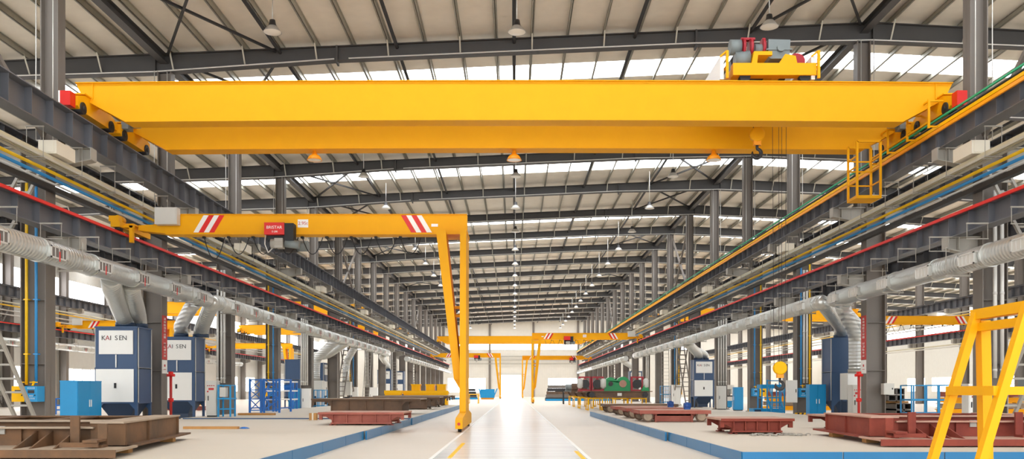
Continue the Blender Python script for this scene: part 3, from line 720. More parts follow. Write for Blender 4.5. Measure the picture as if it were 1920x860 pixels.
# ------------------------------------------------------------------ ducts
MESH = mat('grille_mesh', (112, 104, 98), .6)
def duct(s, x, z, r, y0, y1, label, gy, end_near=None, end_far=None, glass=PIPEW):
    t = thing('spiral_duct', label, 'air duct', (x, y0, z))
    m = MB(); m.tube([(x, y0, z), (x, y1, z)], r, 24); m.build('duct_run', DUCT, t)
    y = y0+2.4
    while y < y1-.4:
        m = MB(); m.tube([(x, y-.05, z), (x, y+.05, z)], r+.02, 24); y += 3.0; m.build('flange', DUCT, t)
    for y in gy:
        d = -s; a = x+d*(r-.03); b = x+d*(r+.1)
        m = MB(); xx = sorted((a, b)); m.box(xx[0], xx[1], y-.42, y+.42, z-.21, z+.09); gl = m.build('grille_box', DUCT, t)
        m = MB(); o = b; e = b+d*.025; xx = sorted((o, e))
        for (ya, yb, za, zb) in ((y-.44, y+.44, z-.23, z-.19), (y-.44, y+.44, z+.07, z+.11), (y-.44, y-.39, z-.23, z+.11), (y+.39, y+.44, z-.23, z+.11)): m.box(xx[0], xx[1], ya, yb, za, zb)
        for i in range(1, 4): yy = y-.42+.84*i/4; m.box(xx[0], xx[1], yy-.012, yy+.012, z-.21, z+.09)
        m.build('grille_frame', PIPEW, gl)
        q = MB(); q.box(*sorted((b, b+d*.006)), y-.4, y+.4, z-.2, z+.08); q.build('grille_mesh', LGREY if s > 0 else MESH, gl)
        if s < 0:
            q = MB(); q.box(*sorted((b+d*.03, b+d*.034)), y-.03, y+.03, z-.3, z-.02); q.build('ribbon', RED, gl)
    y = y0+1.2
    while y < y1:
        m = MB()
        m.tube([(x-r-.03, y, z), (x-r-.03, y, z+.5)], .012, 5); m.tube([(x+r+.03, y, z), (x+r+.03, y, z+.5)], .012, 5); m.bar((x-r-.05, y, z-r-.02), (x+r+.05, y, z-r-.02), .05)
        m.tube([(x-r-.03, y, z), (x-r-.03, y, z-r-.02)], .012, 5); m.tube([(x+r+.03, y, z), (x+r+.03, y, z-r-.02)], .012, 5); y += 4.5
        m.build('duct_hanger', STEELL, t)
    return t
def bend(pts, n=6, k=.8):
    """round the inner corners of a polyline"""
    P = [Vector(p) for p in pts]; out = [P[0]]
    for a, b, c in zip(P, P[1:], P[2:]):
        d1 = min(k, (b-a).length*.45); d2 = min(k, (c-b).length*.45); p = b+(a-b).normalized()*d1; q = b+(c-b).normalized()*d2
        for i in range(n+1): u = i/n; out.append(p*(1-u)**2+b*2*u*(1-u)+q*u*u)
    return out+[P[-1]]
def riser(par, pts, r, m=None, k=.6):
    e = pts[-1]; pts = list(pts[:-1])+([(e[0], e[1], e[2]+.3)] if pts[-2][:2] != e[:2] else [])+[e]
    b = MB(); b.tube(bend(pts, 6, k), r, 22); o = b.build('riser', m or DUCT, par)
    e = Vector(pts[-1]); MB().tube([e+Vector((0, 0, .002)), e+Vector((0, 0, .16))], r+.03, 22).build('collar', NAVYD if e.z > 3 else STEELL, par); return o
D1 = duct(-1, -13.3, 5.3, .335, 7, 37.7, 'nearest long spiral duct along the left columns, with square grilles', [21.8, 24.7, 27.5, 30.4, 33.3, 36.2])
riser(D1, [(-13.55, 29.4, 5.2), (-13.9, 30.2, 4.95), (-15.2, 33.9, 4.35), (-15.32, 34.45, 3.87)], .34)
riser(D1, [(-13.5, 30.9, 5.2), (-13.8, 31.5, 4.95), (-14.9, 34.6, 4.4), (-15.02, 34.95, 3.87)], .32)
m = MB(); m.tube([(-13.3, 37.7, 5.3), (-13.3, 37.86, 5.3), (-13.3, 37.95, 5.3)], [.335, .28, .1], 24); m.build('end_cap', DUCT, D1)
riser(D1, [(-13.5, 37.2, 5.2), (-13.9, 37.6, 4.95), (-15.55, 40.7, 4.35), (-15.6, 40.95, 3.87)], .3, DUCTR)
D2 = duct(-1, -13.3, 5.3, .335, 39.4, 92, 'second spiral duct along the left columns, running on to the far bays', [40.6+2.9*i for i in range(17)])
riser(D2, [(-13.3, 39.7, 5.3), (-13.35, 38.7, 5.3), (-14.6, 41.0, 4.4), (-14.8, 41.3, 3.87)], .335)
D3 = duct(-1, -13.3, 5.3, .3, 108, 182, 'distant spiral duct along the far left columns', [110+3*i for i in range(14)])
D4 = duct(-1, -40.6, 5.3, .32, 30, 130, 'spiral duct along the left side wall, seen between the columns', [52+3*i for i in range(24)])
E1 = duct(1, 13.3, 5.15, .325, 7, 36.3, 'nearest long spiral duct along the right columns, with white grilles', [22.2, 24.9, 27.6, 30.6, 33.2, 35.4])
m = MB(); m.tube([(13.3, 36.3, 5.15), (13.3, 36.5, 5.15), (13.3, 36.6, 5.15)], [.325, .26, .1], 24); m.build('end_cap', DUCT, E1)
riser(E1, [(13.5, 36.0, 5.0), (13.9, 36.9, 4.8), (15.35, 39.3, 3.9), (15.4, 39.4, 3.4), (15.4, 39.4, 2.16)], .31, DUCTR)
riser(E1, [(13.5, 35.5, 5.0), (13.75, 36.7, 4.85), (15.85, 39.6, 4.0), (15.95, 39.8, 3.4), (15.95, 39.8, 2.16)], .26, DUCTR)
E2 = duct(1, 13.3, 5.2, .325, 38.4, 96, 'second spiral duct along the right columns, running on to the far bays', [39.5+2.9*i for i in range(19)])
riser(E2, [(13.3, 38.7, 5.2), (13.35, 37.9, 5.22), (15.6, 41.6, 4.35), (15.75, 42.1, 3.87)], .325)
E3 = duct(1, 13.3, 5.2, .3, 104, 182, 'distant spiral duct along the far right columns', [106+3*i for i in range(14)])

# ------------------------------------------------------------------ dust collectors
def collector(loc, rot, label, lettering=True, w=1.64, d=1.35):
    """front faces -Y before rotation"""
    t = thing('dust_collector', label, 'dust collector', loc)
    R = Matrix.Translation(loc) @ Matrix.Rotation(rot, 4, 'Z')
    def P(name, mb, m, par=None): mb.xf(R); return mb.build(name, m, par or t)
    m = MB(); m.box(-w/2, w/2, 0, d, .86, 2.27); m.box(-w/2+.015, w/2-.015, .015, d-.015, 2.27, 3.83); m.box(-w/2-.02, w/2+.02, -.02, d+.02, 3.8, 3.86); m.box(-w/2-.015, w/2+.015, -.015, d+.015, 2.2, 2.25); P('body', m, NAVY)
    m = MB(); m.box(-w/2+.16, w/2-.16, -.03, .02, 2.78, 3.7); up = P('upper_panel', m, WHITE)
    if lettering:
        M2 = R @ face_cam(-.13, -.034, 3.4)
        for ch, xx in (('K', -.48), ('A', -.32), ('I', -.2), ('S', .02), ('E', .18), ('N', .34)): text(ch, .26, R @ face_cam(xx, -.034, 3.4), CRIM if ch == 'A' else DARK, up, 'letter')
    m = MB(); m.box(-w/2+.04, w/2-.13, -.03, .02, .92, 2.2); lo = P('lower_door', m, WHITE)
    m = MB(); m.box(-.06, .02, -.06, -.03, 1.46, 1.66); P('handle', m, BLACK, lo)
    m = MB(); m.box(-.02, .02, -.03, .0, 2.26, 2.76); P('seam_strip', m, WHITE)
    m = MB()
    for sx in (-1, 1):
        for y in (.06, d-.06): m.tube([(sx*(w/2+.02), y, .9), (sx*(w/2+.02), y, 3.82)], .018, 6)
        m.box(sx*(w/2+.005)-.01, sx*(w/2+.005)+.01, .06, d-.06, 2.22, 2.26)
    P('side_trim', m, LGREY)
    m = MB()
    v = [(-w/2+.1, .08, .86), (w/2-.1, .08, .86), (w/2-.1, d-.08, .86), (-w/2+.1, d-.08, .86), (-.4, .35, .3), (.4, .35, .3), (.4, d-.3, .3), (-.4, d-.3, .3)]
    m.add(v, [(0, 1, 5, 4), (1, 2, 6, 5), (2, 3, 7, 6), (3, 0, 4, 7), (4, 5, 6, 7), (3, 2, 1, 0)]); m.box(-.38, .38, .38, d-.33, .04, .3); P('hopper', m, NAVYD)
    for sx in (-1, 1):
        for y in (0, d-.1):
            m = MB(); x0 = sx*(w/2-.05); m.box(x0-.05, x0+.05, y, y+.1, 0, .86); m.prism([(x0, .86), (x0-sx*.28, .86), (x0, .56)], 'Y', y+.02, y+.08); P('leg', m, NAVY)
    return t
collector((-15.48, 34.0, 0), 0, 'navy and white dust collector nearest on the left, beside the tall blue cabinet')
collector((-15.62, 40.5, 0), 0, 'navy and white dust collector just behind the column with the red sign')
collector((16.3, 41.4, 0), -PI/2*0, 'navy dust collector with a blind blue front right of the hanging hook', False) if False else None
c_ = collector((15.8, 42.55, 0), PI, 'navy blue dust collector on the right beside the grey control cabinet', True)
collector((15.3, 70.4, 0), 0, 'navy and white dust collector farther back on the right, under the branching duct')
collector((-15.6, 105, 0), 0, 'distant white-fronted dust collector by the far left columns')
collector((-14.95, 112, 0), 0, 'small distant dust collector behind another by the far left columns')
collector((-17.0, 70.6, 0), -PI/2*1.0+PI, 'dark navy dust collector side-on in the middle left bays, nearer of two')
collector((-17.0, 79.0, 0), PI/2, 'dark navy dust collector side-on in the middle left bays, farther of two')
collector((15.6, 112, 0), 0, 'distant dust collector glimpsed between the far right columns')
def fan_unit(x, y, label):
    t = thing('fan_unit', label, 'fan unit', (x, y, 0))
    MB().box(x-.75, x+.45, y-.35, y+.5, .95, 2.15).build('housing', LGREY, t)
    MB().box(x-.72, x-.3, y-.38, y-.35, 1.0, 2.1).build('panel', WHITE, t)
    m = MB(); m.cyl((x-.2, y, .5), (x+.3, y, .5), .32, 18); m.box(x-.35, x+.4, y-.3, y+.3, 0, .18); m.build('motor', BLACK, t)
    m = MB()
    for a in (x-.7, x+.4):
        for b in (y-.3, y+.45): m.bar((a, b, 0), (a, b, .95), .07)
    m.build('stand', NAVYD, t)
fan_unit(15.7, 39.6, 'pale grey fan unit under the ribbed pipes by the right red-signed column')
fan_unit(-15.3, 68, 'pale grey fan unit under the ribbed pipe in the middle left bays')
fan_unit(-14.9, 77.5, 'second pale grey fan unit farther back in the middle left bays')
riser(D2, [(-13.4, 66.0, 5.2), (-13.9, 66.6, 4.9), (-15.4, 68.2, 3.9), (-15.5, 68.3, 3.2), (-15.5, 68.3, 2.16)], .33, DUCTR)
riser(D2, [(-13.4, 70.0, 5.2), (-13.9, 69.8, 4.9), (-15.0, 70.2, 4.2), (-16.4, 71.2, 3.87)], .33)
riser(D2, [(-13.4, 74.0, 5.2), (-13.8, 75.0, 4.9), (-14.8, 77.4, 4.0), (-14.9, 77.5, 3.2), (-14.9, 77.5, 2.16)], .3, DUCTR)
riser(E2, [(13.4, 67.8, 5.1), (13.7, 68.2, 4.9), (14.9, 70.6, 4.3), (14.95, 70.9, 3.87)], .36)
riser(E2, [(13.4, 68.8, 5.1), (13.8, 69.3, 4.9), (15.5, 71.0, 4.3), (15.6, 71.4, 3.87)], .28)
riser(D2, [(-13.4, 90, 5.1), (-13.8, 91, 4.9), (-15.2, 105, 4.4), (-15.3, 105.5, 3.87)], .33)
riser(E3, [(13.4, 108, 5.1), (13.8, 109, 4.9), (15.3, 112, 4.3), (15.4, 112.4, 3.87)], .33)

# ------------------------------------------------------------------ risers, boxes, signs on the columns
def riser_pipe(s, k, x, m, lab, z0=1.55, z1=7.9, r=.045, name='pipe_riser', y=None):
    y = Yk(k)-.38 if y is None else y
    b = MB(); b.tube([(x, y, z0), (x, y, z1)], r, 10)
    for z in (2.5, 4.2, 6.0): b.box(x-.07, x+.07, y-.05, y+.1, z-.02, z+.02)
    o = b.build(name, m); return tag(o, lab, 'pipe')
for (s, k, xy, xb) in ((-1, 3, -15.2, -14.9), (-1, 6, -15.25, -14.95), (1, 6, 15.3, 14.92), (-1, 9, -15.25, -14.95), (1, 9, 15.3, 14.92), (1, 5, 15.3, 14.85)):
    who = '%s column in the %s row' % (ORD[k-3] if k > 3 else 'nearest', SD(s))
    riser_pipe(s, k, xy, PIPEY, 'yellow gas pipe running down the %s' % who); riser_pipe(s, k, xb, PIPEB, 'blue air pipe running down the %s' % who)
    a, b = (xy, xb)
    for (x, m, n) in ((xy, YEL2, 'yellow'), (xb, CYAN, 'blue')):
        y = Yk(k)-.62; sx = -.06 if n == 'yellow' and s < 0 else .06 if n == 'yellow' else 0
        t = thing('meter_box', '%s gas meter box on the %s' % (n, who), 'meter box', (x, y, 1.2))
        x += sx
        if n == 'blue' and s < 0: x += .04
        w = .2
        MB().box(x-w, x+w-.01, y-.12, y+.3, 1.02, 1.5).build('housing', m, t)
        c = MB().box(x-.1, x+.1, y-.128, y-.12, 1.28, 1.38).build('window', DARK, t)
        MB().box(x+.1, x+.13, y-.135, y-.12, 1.2, 1.24).build('lock', BLACK, t)
        if n == 'blue':
            g = MB()
            for zz, cnt in ((1.44, 4), (1.2, 2), (1.12, 4)):
                for c_i in range(cnt): a = x-.03*(cnt-1)+.06*c_i; g.box(a-.02, a+.02, y-.124, y-.12, zz+.012, zz+.02); g.box(a-.02, a+.02, y-.124, y-.12, zz-.02, zz-.012); g.box(a-.005, a+.005, y-.124, y-.12, zz-.02, zz+.02)
            g.build('characters', WHITE, t)
        q = MB(); q.cyl((x, y-.05, 1.5), (x, y+.05, 1.62), .03, 8); q.lathe([(0, 1.58), (.05, 1.6), (.05, 1.64), (0, 1.66)], (x, y+.02, 0), 10); q.bar((x-.12, y+.02, 1.62), (x+.12, y+.02, 1.62), .03); q.build('valve', YEL2, t)
for (s, k, xs_) in ((-1, 5, (-15.35, -15.15, -15.0)), (-1, 7, (-15.38, -15.24, -15.1, -14.96)), (-1, 10, (-15.3, -15.1)), (-1, 12, (-15.3, -15.1)), (1, 3, (15.0, 15.22)), (1, 7, (14.8, 14.98, 15.16, 15.34)), (1, 9, (15.1,)), (1, 11, (15.0, 15.2)), (1, 5, (15.0, 15.16))):
    for i, x in enumerate(xs_):
        b = MB(); y = Yk(k)-.36; b.tube([(x, y, 1.75), (x, y, 7.6)], .06, 12)
        for z in (2.0, 4.4, 6.8): b.tube([(x, y, z-.04), (x, y, z+.04)], .068, 12)
        o = b.build('conduit_riser', PIPEW); tag(o, 'white vertical conduit on the %s %s column, %s of its set' % (ORD[k-3] if k > 3 else 'nearest', SD(s), ('inner' if (i == 0) == (s > 0) else 'outer') if len(xs_) == 2 else ORD[i]+' counted from its left'), 'conduit')
for s, k in ((-1, 4), (1, 4)):
    X = s*14.65; e = -s; y = Yk(k)
    t = thing('safety_sign', 'tall red sign with white characters on the %s column' % SD(s), 'sign', (X+e*.012, y, 2.6))
    MB().box(*sorted((X, X+e*.012)), y-.26, y+.26, 2.66, 4.5).build('board', DRED, t)
    g = MB(); random.seed(3)
    for i in range(13):
        z = 4.36-i*.128
        if i == 7: continue
        for q in range(5):
            if random.random() < .5: a = random.uniform(-.1, .1); g.box(*sorted((X+e*.012, X+e*.016)), y+a-.012, y+a+.012, z-.045, z+.045)
            else: a = random.uniform(-.04, .04); g.box(*sorted((X+e*.012, X+e*.016)), y-.1, y+.1, z+a-.008, z+a+.008)
    g.build('characters', WHITE, t)
    t2 = thing('notice_sign', 'small white notice under the tall red sign on the %s column' % SD(s), 'sign', (X+e*.012, y, 2.1))
    MB().box(*sorted((X, X+e*.012)), y-.26, y+.26, 2.08, 2.64).build('board', WHITE, t2)
    g = MB(); g.box(*sorted((X+e*.012, X+e*.016)), y-.06, y+.06, 2.36, 2.46); g.box(*sorted((X+e*.012, X+e*.016)), y-.12, y+.12, 2.24, 2.26); g.build('characters', DRED, t2)
    xx, yy = X-s*.4, y-.34
    if s > 0: xx = X-.34
    t3 = thing('fire_standpipe', 'red fire standpipe with hydrant valve at the foot of the %s red-signed column' % SD(s), 'standpipe', (xx, yy, 0))
    m = MB(); m.tube([(xx, yy, 0), (xx, yy, 2.0)], .055, 12); m.build('pipe', DRED, t3)
    m = MB(); m.cyl((xx, yy, 1.95), (xx+.0, yy, 2.15), .1, 12); m.cyl((xx-.16, yy, 2.0), (xx+.16, yy, 2.0), .06, 10); m.cyl((xx, yy, .9), (xx, yy, 1.05), .11, 12); m.cyl((xx, yy, .0), (xx, yy, .14), .15, 12); m.build('valve', RED, t3)
# hazard stripes round column feet on the right
for k in (5, 6):
    t = thing('hazard_kerb', 'black and yellow hazard block round the foot of the %s right column' % ORD[k-3], 'kerb', (15.05, Yk(k), 0))
    x0, x1, y = 14.5, 15.6, Yk(k)-.5
    MB().box(x0, x1, y, y+.03, 0, .22).build('kerb_plate', YEL2, t)
    m = MB()
    for i in range(5): a = x0+.05+i*.22; m.prism([(a, .005), (a+.1, .005), (a+.2, .215), (a+.1, .215)], 'Y', y-.004, y)
    m.build('black_stripe', BLACK, t)
def box_on_col(x, y, z, w, h, d, m, name, label, cat):
    t = thing(name, label, cat, (x, y, z)); MB().box(x-w/2, x+w/2, y, y+d, z, z+h).build('housing', m, t)
    MB().box(x-w/2+.03, x+w/2-.03, y-.012, y, z+.03, z+h-.03).build('door', m, t)
    MB().box(x+w/2-.1, x+w/2-.06, y-.03, y-.012, z+h*.45, z+h*.6).build('latch', BLACK, t); return t
box_on_col(15.4, 35.9, 1.2, .42, .46, .3, LGREY, 'switch_box', 'pale grey switch box on the right column with the red sign', 'switch box')
box_on_col(14.3, 44.9, .75, .5, 1.15, .3, WHITE, 'switch_box', 'tall white switch box left of the second-plane right column', 'switch box')

# ------------------------------------------------------------------ cabinets
def cabinet(x, y, z, w, d, h, m, name, label, cat, face='-Y', doors=1, leds=False, feet=True):
    t = thing(name, label, cat, (x, y, z))
    b = MB(); b.box(x-w/2, x+w/2, y, y+d, z+.06, z+h); b.box(x-w/2-.01, x+w/2+.01, y-.01, y+d+.01, z+h-.04, z+h); b.build('body', m, t)
    MB().box(x-w/2+.03, x+w/2-.03, y+.03, y+d-.03, z, z+.06).build('plinth', DARK, t)
    if face == '-Y':
        for i in range(doors):
            a = x-w/2+.02+i*(w-.04)/doors; b = a+(w-.04)/doors-.01
            dr = MB().box(a, b, y-.02, y, z+.1, z+h-.06).build('door', m, t)
            hx = b-.06 if i == 0 and doors == 2 else a+.06 if doors == 2 else a+.08
            MB().box(hx-.015, hx+.015, y-.045, y-.02, z+h*.45, z+h*.58).build('handle', WHITE if m is CYAN else BLACK, dr)
    else:
        s = 1 if face == '+X' else -1; X = x+s*w/2
        for i in range(doors):
            a = y+.02+i*(d-.04)/doors; b = a+(d-.04)/doors-.01
            dr = MB().box(*sorted((X, X+s*.02)), a, b, z+.1, z+h-.06).build('door', m, t)
            hy = b-.06 if i == 0 and doors == 2 else a+.06
            MB().box(*sorted((X+s*.02, X+s*.045)), hy-.02, hy+.02, z+h*.45, z+h*.6).build('handle', WHITE, dr)
    if leds:
        q = MB()
        for i in range(4): q.cyl((x-w*.3+i*w*.2, y-.045, z+h*.86), (x-w*.3+i*w*.2, y-.02, z+h*.86), .022, 8)
        q.cyl((x-w*.3, y-.05, z+h*.7), (x-w*.3, y-.02, z+h*.7), .035, 8); q.box(x-.1, x+.12, y-.03, y-.02, z+h*.74, z+h*.8); q.build('indicator', DRED, t)
    return t
cabinet(-15.8, 31.0, 0, .62, 1.8, 1.72, CYAN, 'tool_cabinet', 'tall bright blue two-door cabinet by the nearest left column', 'cabinet', '+X', 2)
cabinet(-12.55, 36.2, .275, .42, .45, 1.5, LGREY, 'control_cabinet', 'slim pale grey control cabinet standing on the left platform edge', 'control cabinet', leds=True)
cabinet(-13.9, 55.2, 0, .72, .6, 1.5, CYAN, 'tool_cabinet', 'bright blue cabinet on the left beside a white cabinet', 'cabinet', '-Y', 2)
cabinet(-13.2, 55.3, 0, .5, .5, 1.5, WHITE, 'control_cabinet', 'white cabinet next to the blue cabinet on the left', 'control cabinet')
cabinet(14.45, 41.6, 0, .78, .5, 1.66, CYAN, 'tool_cabinet', 'bright blue two-door cabinet on the right beside the navy dust collector', 'cabinet', '-Y', 2)
cabinet(15.3, 59.5, 0, .6, .5, 1.6, CYAN, 'tool_cabinet', 'bright blue cabinet on the right, left of the hanging hook', 'cabinet', '-X', 1)
cabinet(15.15, 38.6, 0, .42, .55, 1.62, LGREY, 'control_cabinet', 'pale grey control cabinet in front of the right navy dust collector', 'control cabinet', leds=True)
cabinet(17.3, 32.6, 0, .7, .5, 1.62, WHITE, 'control_cabinet', 'white control cabinet behind the yellow A-frame', 'control cabinet', leds=True)
cabinet(18.2, 32.9, 0, .8, .5, 1.55, LGREY, 'control_cabinet', 'pale grey cabinet just right of the white one behind the A-frame', 'control cabinet')
cabinet(14.9, 62.6, 0, .6, .5, 1.7, LGREY, 'control_cabinet', 'pale grey cabinet at the foot of the fifth right column', 'control cabinet')
cabinet(14.9, 80.2, 0, .75, .5, 1.9, WHITE, 'control_cabinet', 'white cabinet beside the leaning ladder on the right', 'control cabinet')
cabinet(-14.9, 68.7-1.8, 0, .5, .5, 1.6, LGREY, 'control_cabinet', 'pale grey cabinet in front of the middle left dust collectors', 'control cabinet')
cabinet(-14.7, 80.3, 0, .6, .5, 1.7, WHITE, 'control_cabinet', 'white cabinet by the left middle columns behind the frames', 'control cabinet')
cabinet(-14.3, 88.8, 0, .8, .5, 1.7, WHITE, 'control_cabinet', 'white cabinet farther along the left columns', 'control cabinet')

# ------------------------------------------------------------------ blue racks, stands and platforms
def open_frame(mb, x0, x1, y0, y1, z0, z1, t, rails=()):
    for x in (x0, x1):
        for y in (y0, y1): mb.bar((x, y, z0), (x, y, z1), t)
    for z in rails:
        for y in (y0, y1): mb.bar((x0, y, z), (x1, y, z), t*.8)
        for x in (x0, x1): mb.bar((x, y0, z), (x, y1, z), t*.8)
    return mb
t = thing('welding_stand', 'light blue tubular stand beside the slim grey control cabinet on the left', 'work stand', (-12.1, 36.3, .275))
open_frame(MB(), -12.25, -11.75, 36.2, 36.8, .275, 1.6, .06, (.6, 1.58)).build('frame', CYAN, t)
MB().box(-12.3, -11.7, 36.15, 36.85, 1.0, 1.06).build('shelf', CYAN, t); MB().box(-12.2, -11.95, 36.2, 36.5, 1.1, 1.5).build('control_unit', LGREY, t)
t = thing('storage_rack', 'dark blue lattice storage rack by the fourth left column', 'rack', (-12.4, 43, .275))
for (xa, xb) in ((-13.0, -12.45), (-12.3, -11.55)):
    m = MB(); y = 43.0
    for x in (xa, xb): m.bar((x, y, .275), (x, y, 1.95), .09)
    for z in (.4, .95, 1.4, 1.9): m.bar((xa, y, z), (xb, y, z), .05)
    for za, zb in ((.4, .95), (.95, 1.4), (1.4, 1.9)): m.bar((xa, y, za), (xb, y, zb), .04); m.bar((xb, y, za), (xa, y, zb), .04)
    m.build('upright_frame', BLUE, t)
for x in (-13.0, -11.55): m = MB(); m.bar((x, 43, 1.9), (x, 45.2, 1.9), .06); m.bar((x, 43, .5), (x, 45.2, .5), .06); m.build('beam', BLUE, t)
for (xa, xb) in ((-13.0, -12.45), (-12.3, -11.55)):
    m = MB()
    for x in (xa, xb): m.bar((x, 45.2, .275), (x, 45.2, 1.95), .09)
    m.build('upright_frame', BLUE, t)
t = thing('shelf_rack', 'dark blue shelving with pale shelves at the foot of the left column with gas pipes', 'rack', (-14.2, 52, 0))
m = MB()
for x in (-14.75, -13.05):
    for y in (51.6, 52.5): m.bar((x, y, 0), (x, y, 1.9), .09)
    for za, zb in ((.2, 1.0), (1.0, 1.8)): m.bar((x, 51.6, za), (x, 52.5, zb), .05)
for xa, xb in ((-14.75, -13.9),): m.bar((xa, 51.6, .25), (xb, 51.6, .9), .05); m.bar((xb, 51.6, .95), (xa, 51.6, 1.5), .05)
m.build('frame', BLUE, t)
for z in (.85, 1.35, 1.88): MB().box(-14.8, -13.0, 51.55, 52.55, z-.04, z+.04).build('shelf', WHITE, t)
def bundle(x, y, z, m, label): 
    t = thing('motor_unit', label, 'motor', (x, y, z)); b = MB(); b.cyl((x-.25, y, z+.18), (x+.2, y, z+.18), .17, 14); b.box(x-.2, x+.15, y-.12, y+.12, z, z+.06); b.build('body', m, t)
    MB().cyl((x+.2, y, z+.18), (x+.3, y, z+.18), .1, 10).build('shaft_end', DARK, t); return t
bundle(-13.4, 52, 1.392, BLUE, 'blue motor lying on the middle shelf of the dark blue rack on the left')
def scissor(x, y, z, w, d, h, label, m=CYAN):
    t = thing('work_platform', label, 'work platform', (x, y, z))
    MB().box(x-w/2, x+w/2, y, y+d, z, z+.38).build('base', m, t)
    b = MB(); open_frame(b, x-w*.2, x+w*.45, y+.1, y+d-.1, z+.38, z+h, .06, (z+h*.6, z+h-.03)); b.build('frame', m, t)
    MB().box(x-w*.23, x+w*.48, y+.05, y+d-.05, z+h-.12, z+h+.1).build('tray', m, t)
    MB().box(x-w*.47, x-w*.25, y-.01, y, z+.06, z+.33).build('vent_panel', NAVYD, t); return t
scissor(13.9, 47.8, 0, 1.6, 1.0, 1.6, 'light blue work platform with raised tray below the hanging hook')
t = thing('step_platform', 'light blue step platform with handrail right of the hanging hook', 'step platform', (14.3, 46.6, 0))
m = MB()
for i in range(4): m.box(13.75, 14.35, 46.5+i*.22, 46.75+i*.22, .2+i*.25, .26+i*.25)
m.build('step', CYAN, t)
m = MB()
for x in (13.72, 14.38): m.bar((x, 46.5, 0), (x, 46.5, 1.7), .06); m.bar((x, 47.4, 0), (x, 47.4, 1.95), .06); m.bar((x, 46.5, 1.1), (x, 47.4, 1.75), .05); m.bar((x, 46.5, .2), (x, 47.4, 1.0), .08)
m.bar((13.72, 47.4, 1.9), (14.38, 47.4, 1.9), .05); m.build('handrail', CYAN, t)
MB().box(13.7, 14.4, 46.5, 47.4, .0, .12).build('base', CYAN, t)
def rail_platform(x0, x1, y0, y1, h, label, m=CYAN):
    t = thing('rail_platform', label, 'platform', (x0, y0, 0))
    b = MB(); n = 3
    for i in range(n+1):
        x = x0+(x1-x0)*i/n
        for y in (y0, y1): b.bar((x, y, 0), (x, y, h), .06)
    for z in (.25, h*.57, h):
        for y in (y0, y1): b.bar((x0, y, z), (x1, y, z), .055)
        for x in (x0, x1): b.bar((x, y0, z), (x, y1, z), .055)
    b.build('frame', m, t); MB().box(x0, x1, y0, y1, h*.53, h*.57).build('deck', m, t); return t
rail_platform(19.55, 21.5, 43, 44.2, 1.62, 'light blue railed platform in the right side bay behind the A-frame')
rail_platform(-15.0, -13.9, 63.9, 65, 1.4, 'light blue trolley frame in the middle left bay before the dust collectors')
rail_platform(14.2, 15.2, 84, 85, 1.8, 'pale blue railed stand between the right middle columns')
rail_platform(-27, -24.6, 50, 51, .9, 'light blue railed stand in the left side bay', BLUE)

# ------------------------------------------------------------------ steel frames and carts
def big_frame(sg, x0, y0, W, L, z, m, top, label, shear):
    t = thing('steel_chassis', label, 'steel frame', (x0, y0, z))
    def T(mb):
        mb.v = [Vector((x0+sg*p.x-shear*p.y, y0+p.y, z+p.z)) for p in mb.v]; return mb
    def P(n, mb, mm=m): return T(mb).build(n, mm, t)
    zt = .52
    for (xa, n) in ((.15, 'inner'), (W-.75, 'outer')):
        b = MB(); b.box(xa+.05, xa+.11, 1.25, L-.5, .1, zt-.03); b.box(xa+.5, xa+.56, 1.25, L-.5, .1, zt-.03)
        for y in (1.3, 2.9, L-.6): b.box(xa, xa+.1, y-.015, y+.015, .1, zt-.03)
        b.box(xa-.01, xa+.6, 1.2, 1.24, .1, zt-.03)
        b.prism([(xa+.05, .1), (xa-.03, .1), (xa+.05, zt-.03)], 'Y', 1.24, 1.27); P('side_beam', b)
        P('top_flange', MB().box(xa, xa+.6, 1.15, L-.45, zt-.03, zt), top); P('bottom_flange', MB().box(xa-.12, xa+.65, .9, L+.1, .06, .1))
    b = MB(); b.box(.68, W-.6, 1.3, 1.35, .1, zt-.09); b.box(.75, W-.6, 2.1, 2.15, .1, zt-.03); P('front_beam', b)
    P('front_flange', MB().box(.68, W-.6, 1.1, 1.38, zt-.12, zt-.09), top)
    P('front_top_flange', MB().box(.75, W-.6, 1.95, 2.3, zt-.03, zt), top)
    b = MB(); b.box(.75, W-.6, L-1.1, L-1.05, .1, zt-.03); b.box(.75, W-.6, L-1.25, L-.9, zt-.03, zt); P('rear_beam', b)
    for xa in (1.9, 3.4):
        b = MB(); b.box(xa, xa+.04, 2.15, L-1.1, .12, zt-.03); b.box(xa-.15, xa+.19, 2.15, L-1.1, zt-.03, zt); P('cross_member', b)
    P('base_plate', MB().box(-.05, W, 0, 1.32, .06, .1), top); P('base_edge', MB().box(-.05, W, -.02, 0.02, -.03, .1))
    for xa in (1.05, 1.45, 1.72, 3.6, 3.95):
        b = MB(); b.prism([(.25, .1), (1.3, .1), (1.3, zt-.16)], 'X', xa, xa+.03); P('gusset', b)
    P('sensor_plate', MB().box(2.0, 2.7, 1.24, 1.3, .1, zt-.12)); P('mount_plate', MB().box(2.28, 2.42, 1.2, 1.24, .3, .44), STEELL)
    for xa, ya, hh in ((.95, .95, .62), (.42, .8, .5), (W-1.4, .95, .62), (W-.9, .8, .5)):
        b = MB(); b.box(xa-.08, xa+.08, ya, ya+.06, .1, hh); b.box(xa-.08, xa+.08, ya-.3, ya+.04, .1, .15); P('post', b)
    b = MB()
    b.box(.35, 1.0, .35, .4, .12, .2); b.box(.35, .6, .3, .8, .2, .24); P('bracket', b)
    b = MB()
    for xa in (.3, W-.3):
        for ya in (1.6, L-1): b.box(xa-.14, xa+.14, ya-.14, ya+.14, -z+.236, .06)
    P('support_block', b, WOOD); return t
big_frame(-1, -6.57, 14.3, 6.4, 6.0, .29, RUST, RUSTB, 'large rusty brown steel machine frame lying in the near left corner', .155)
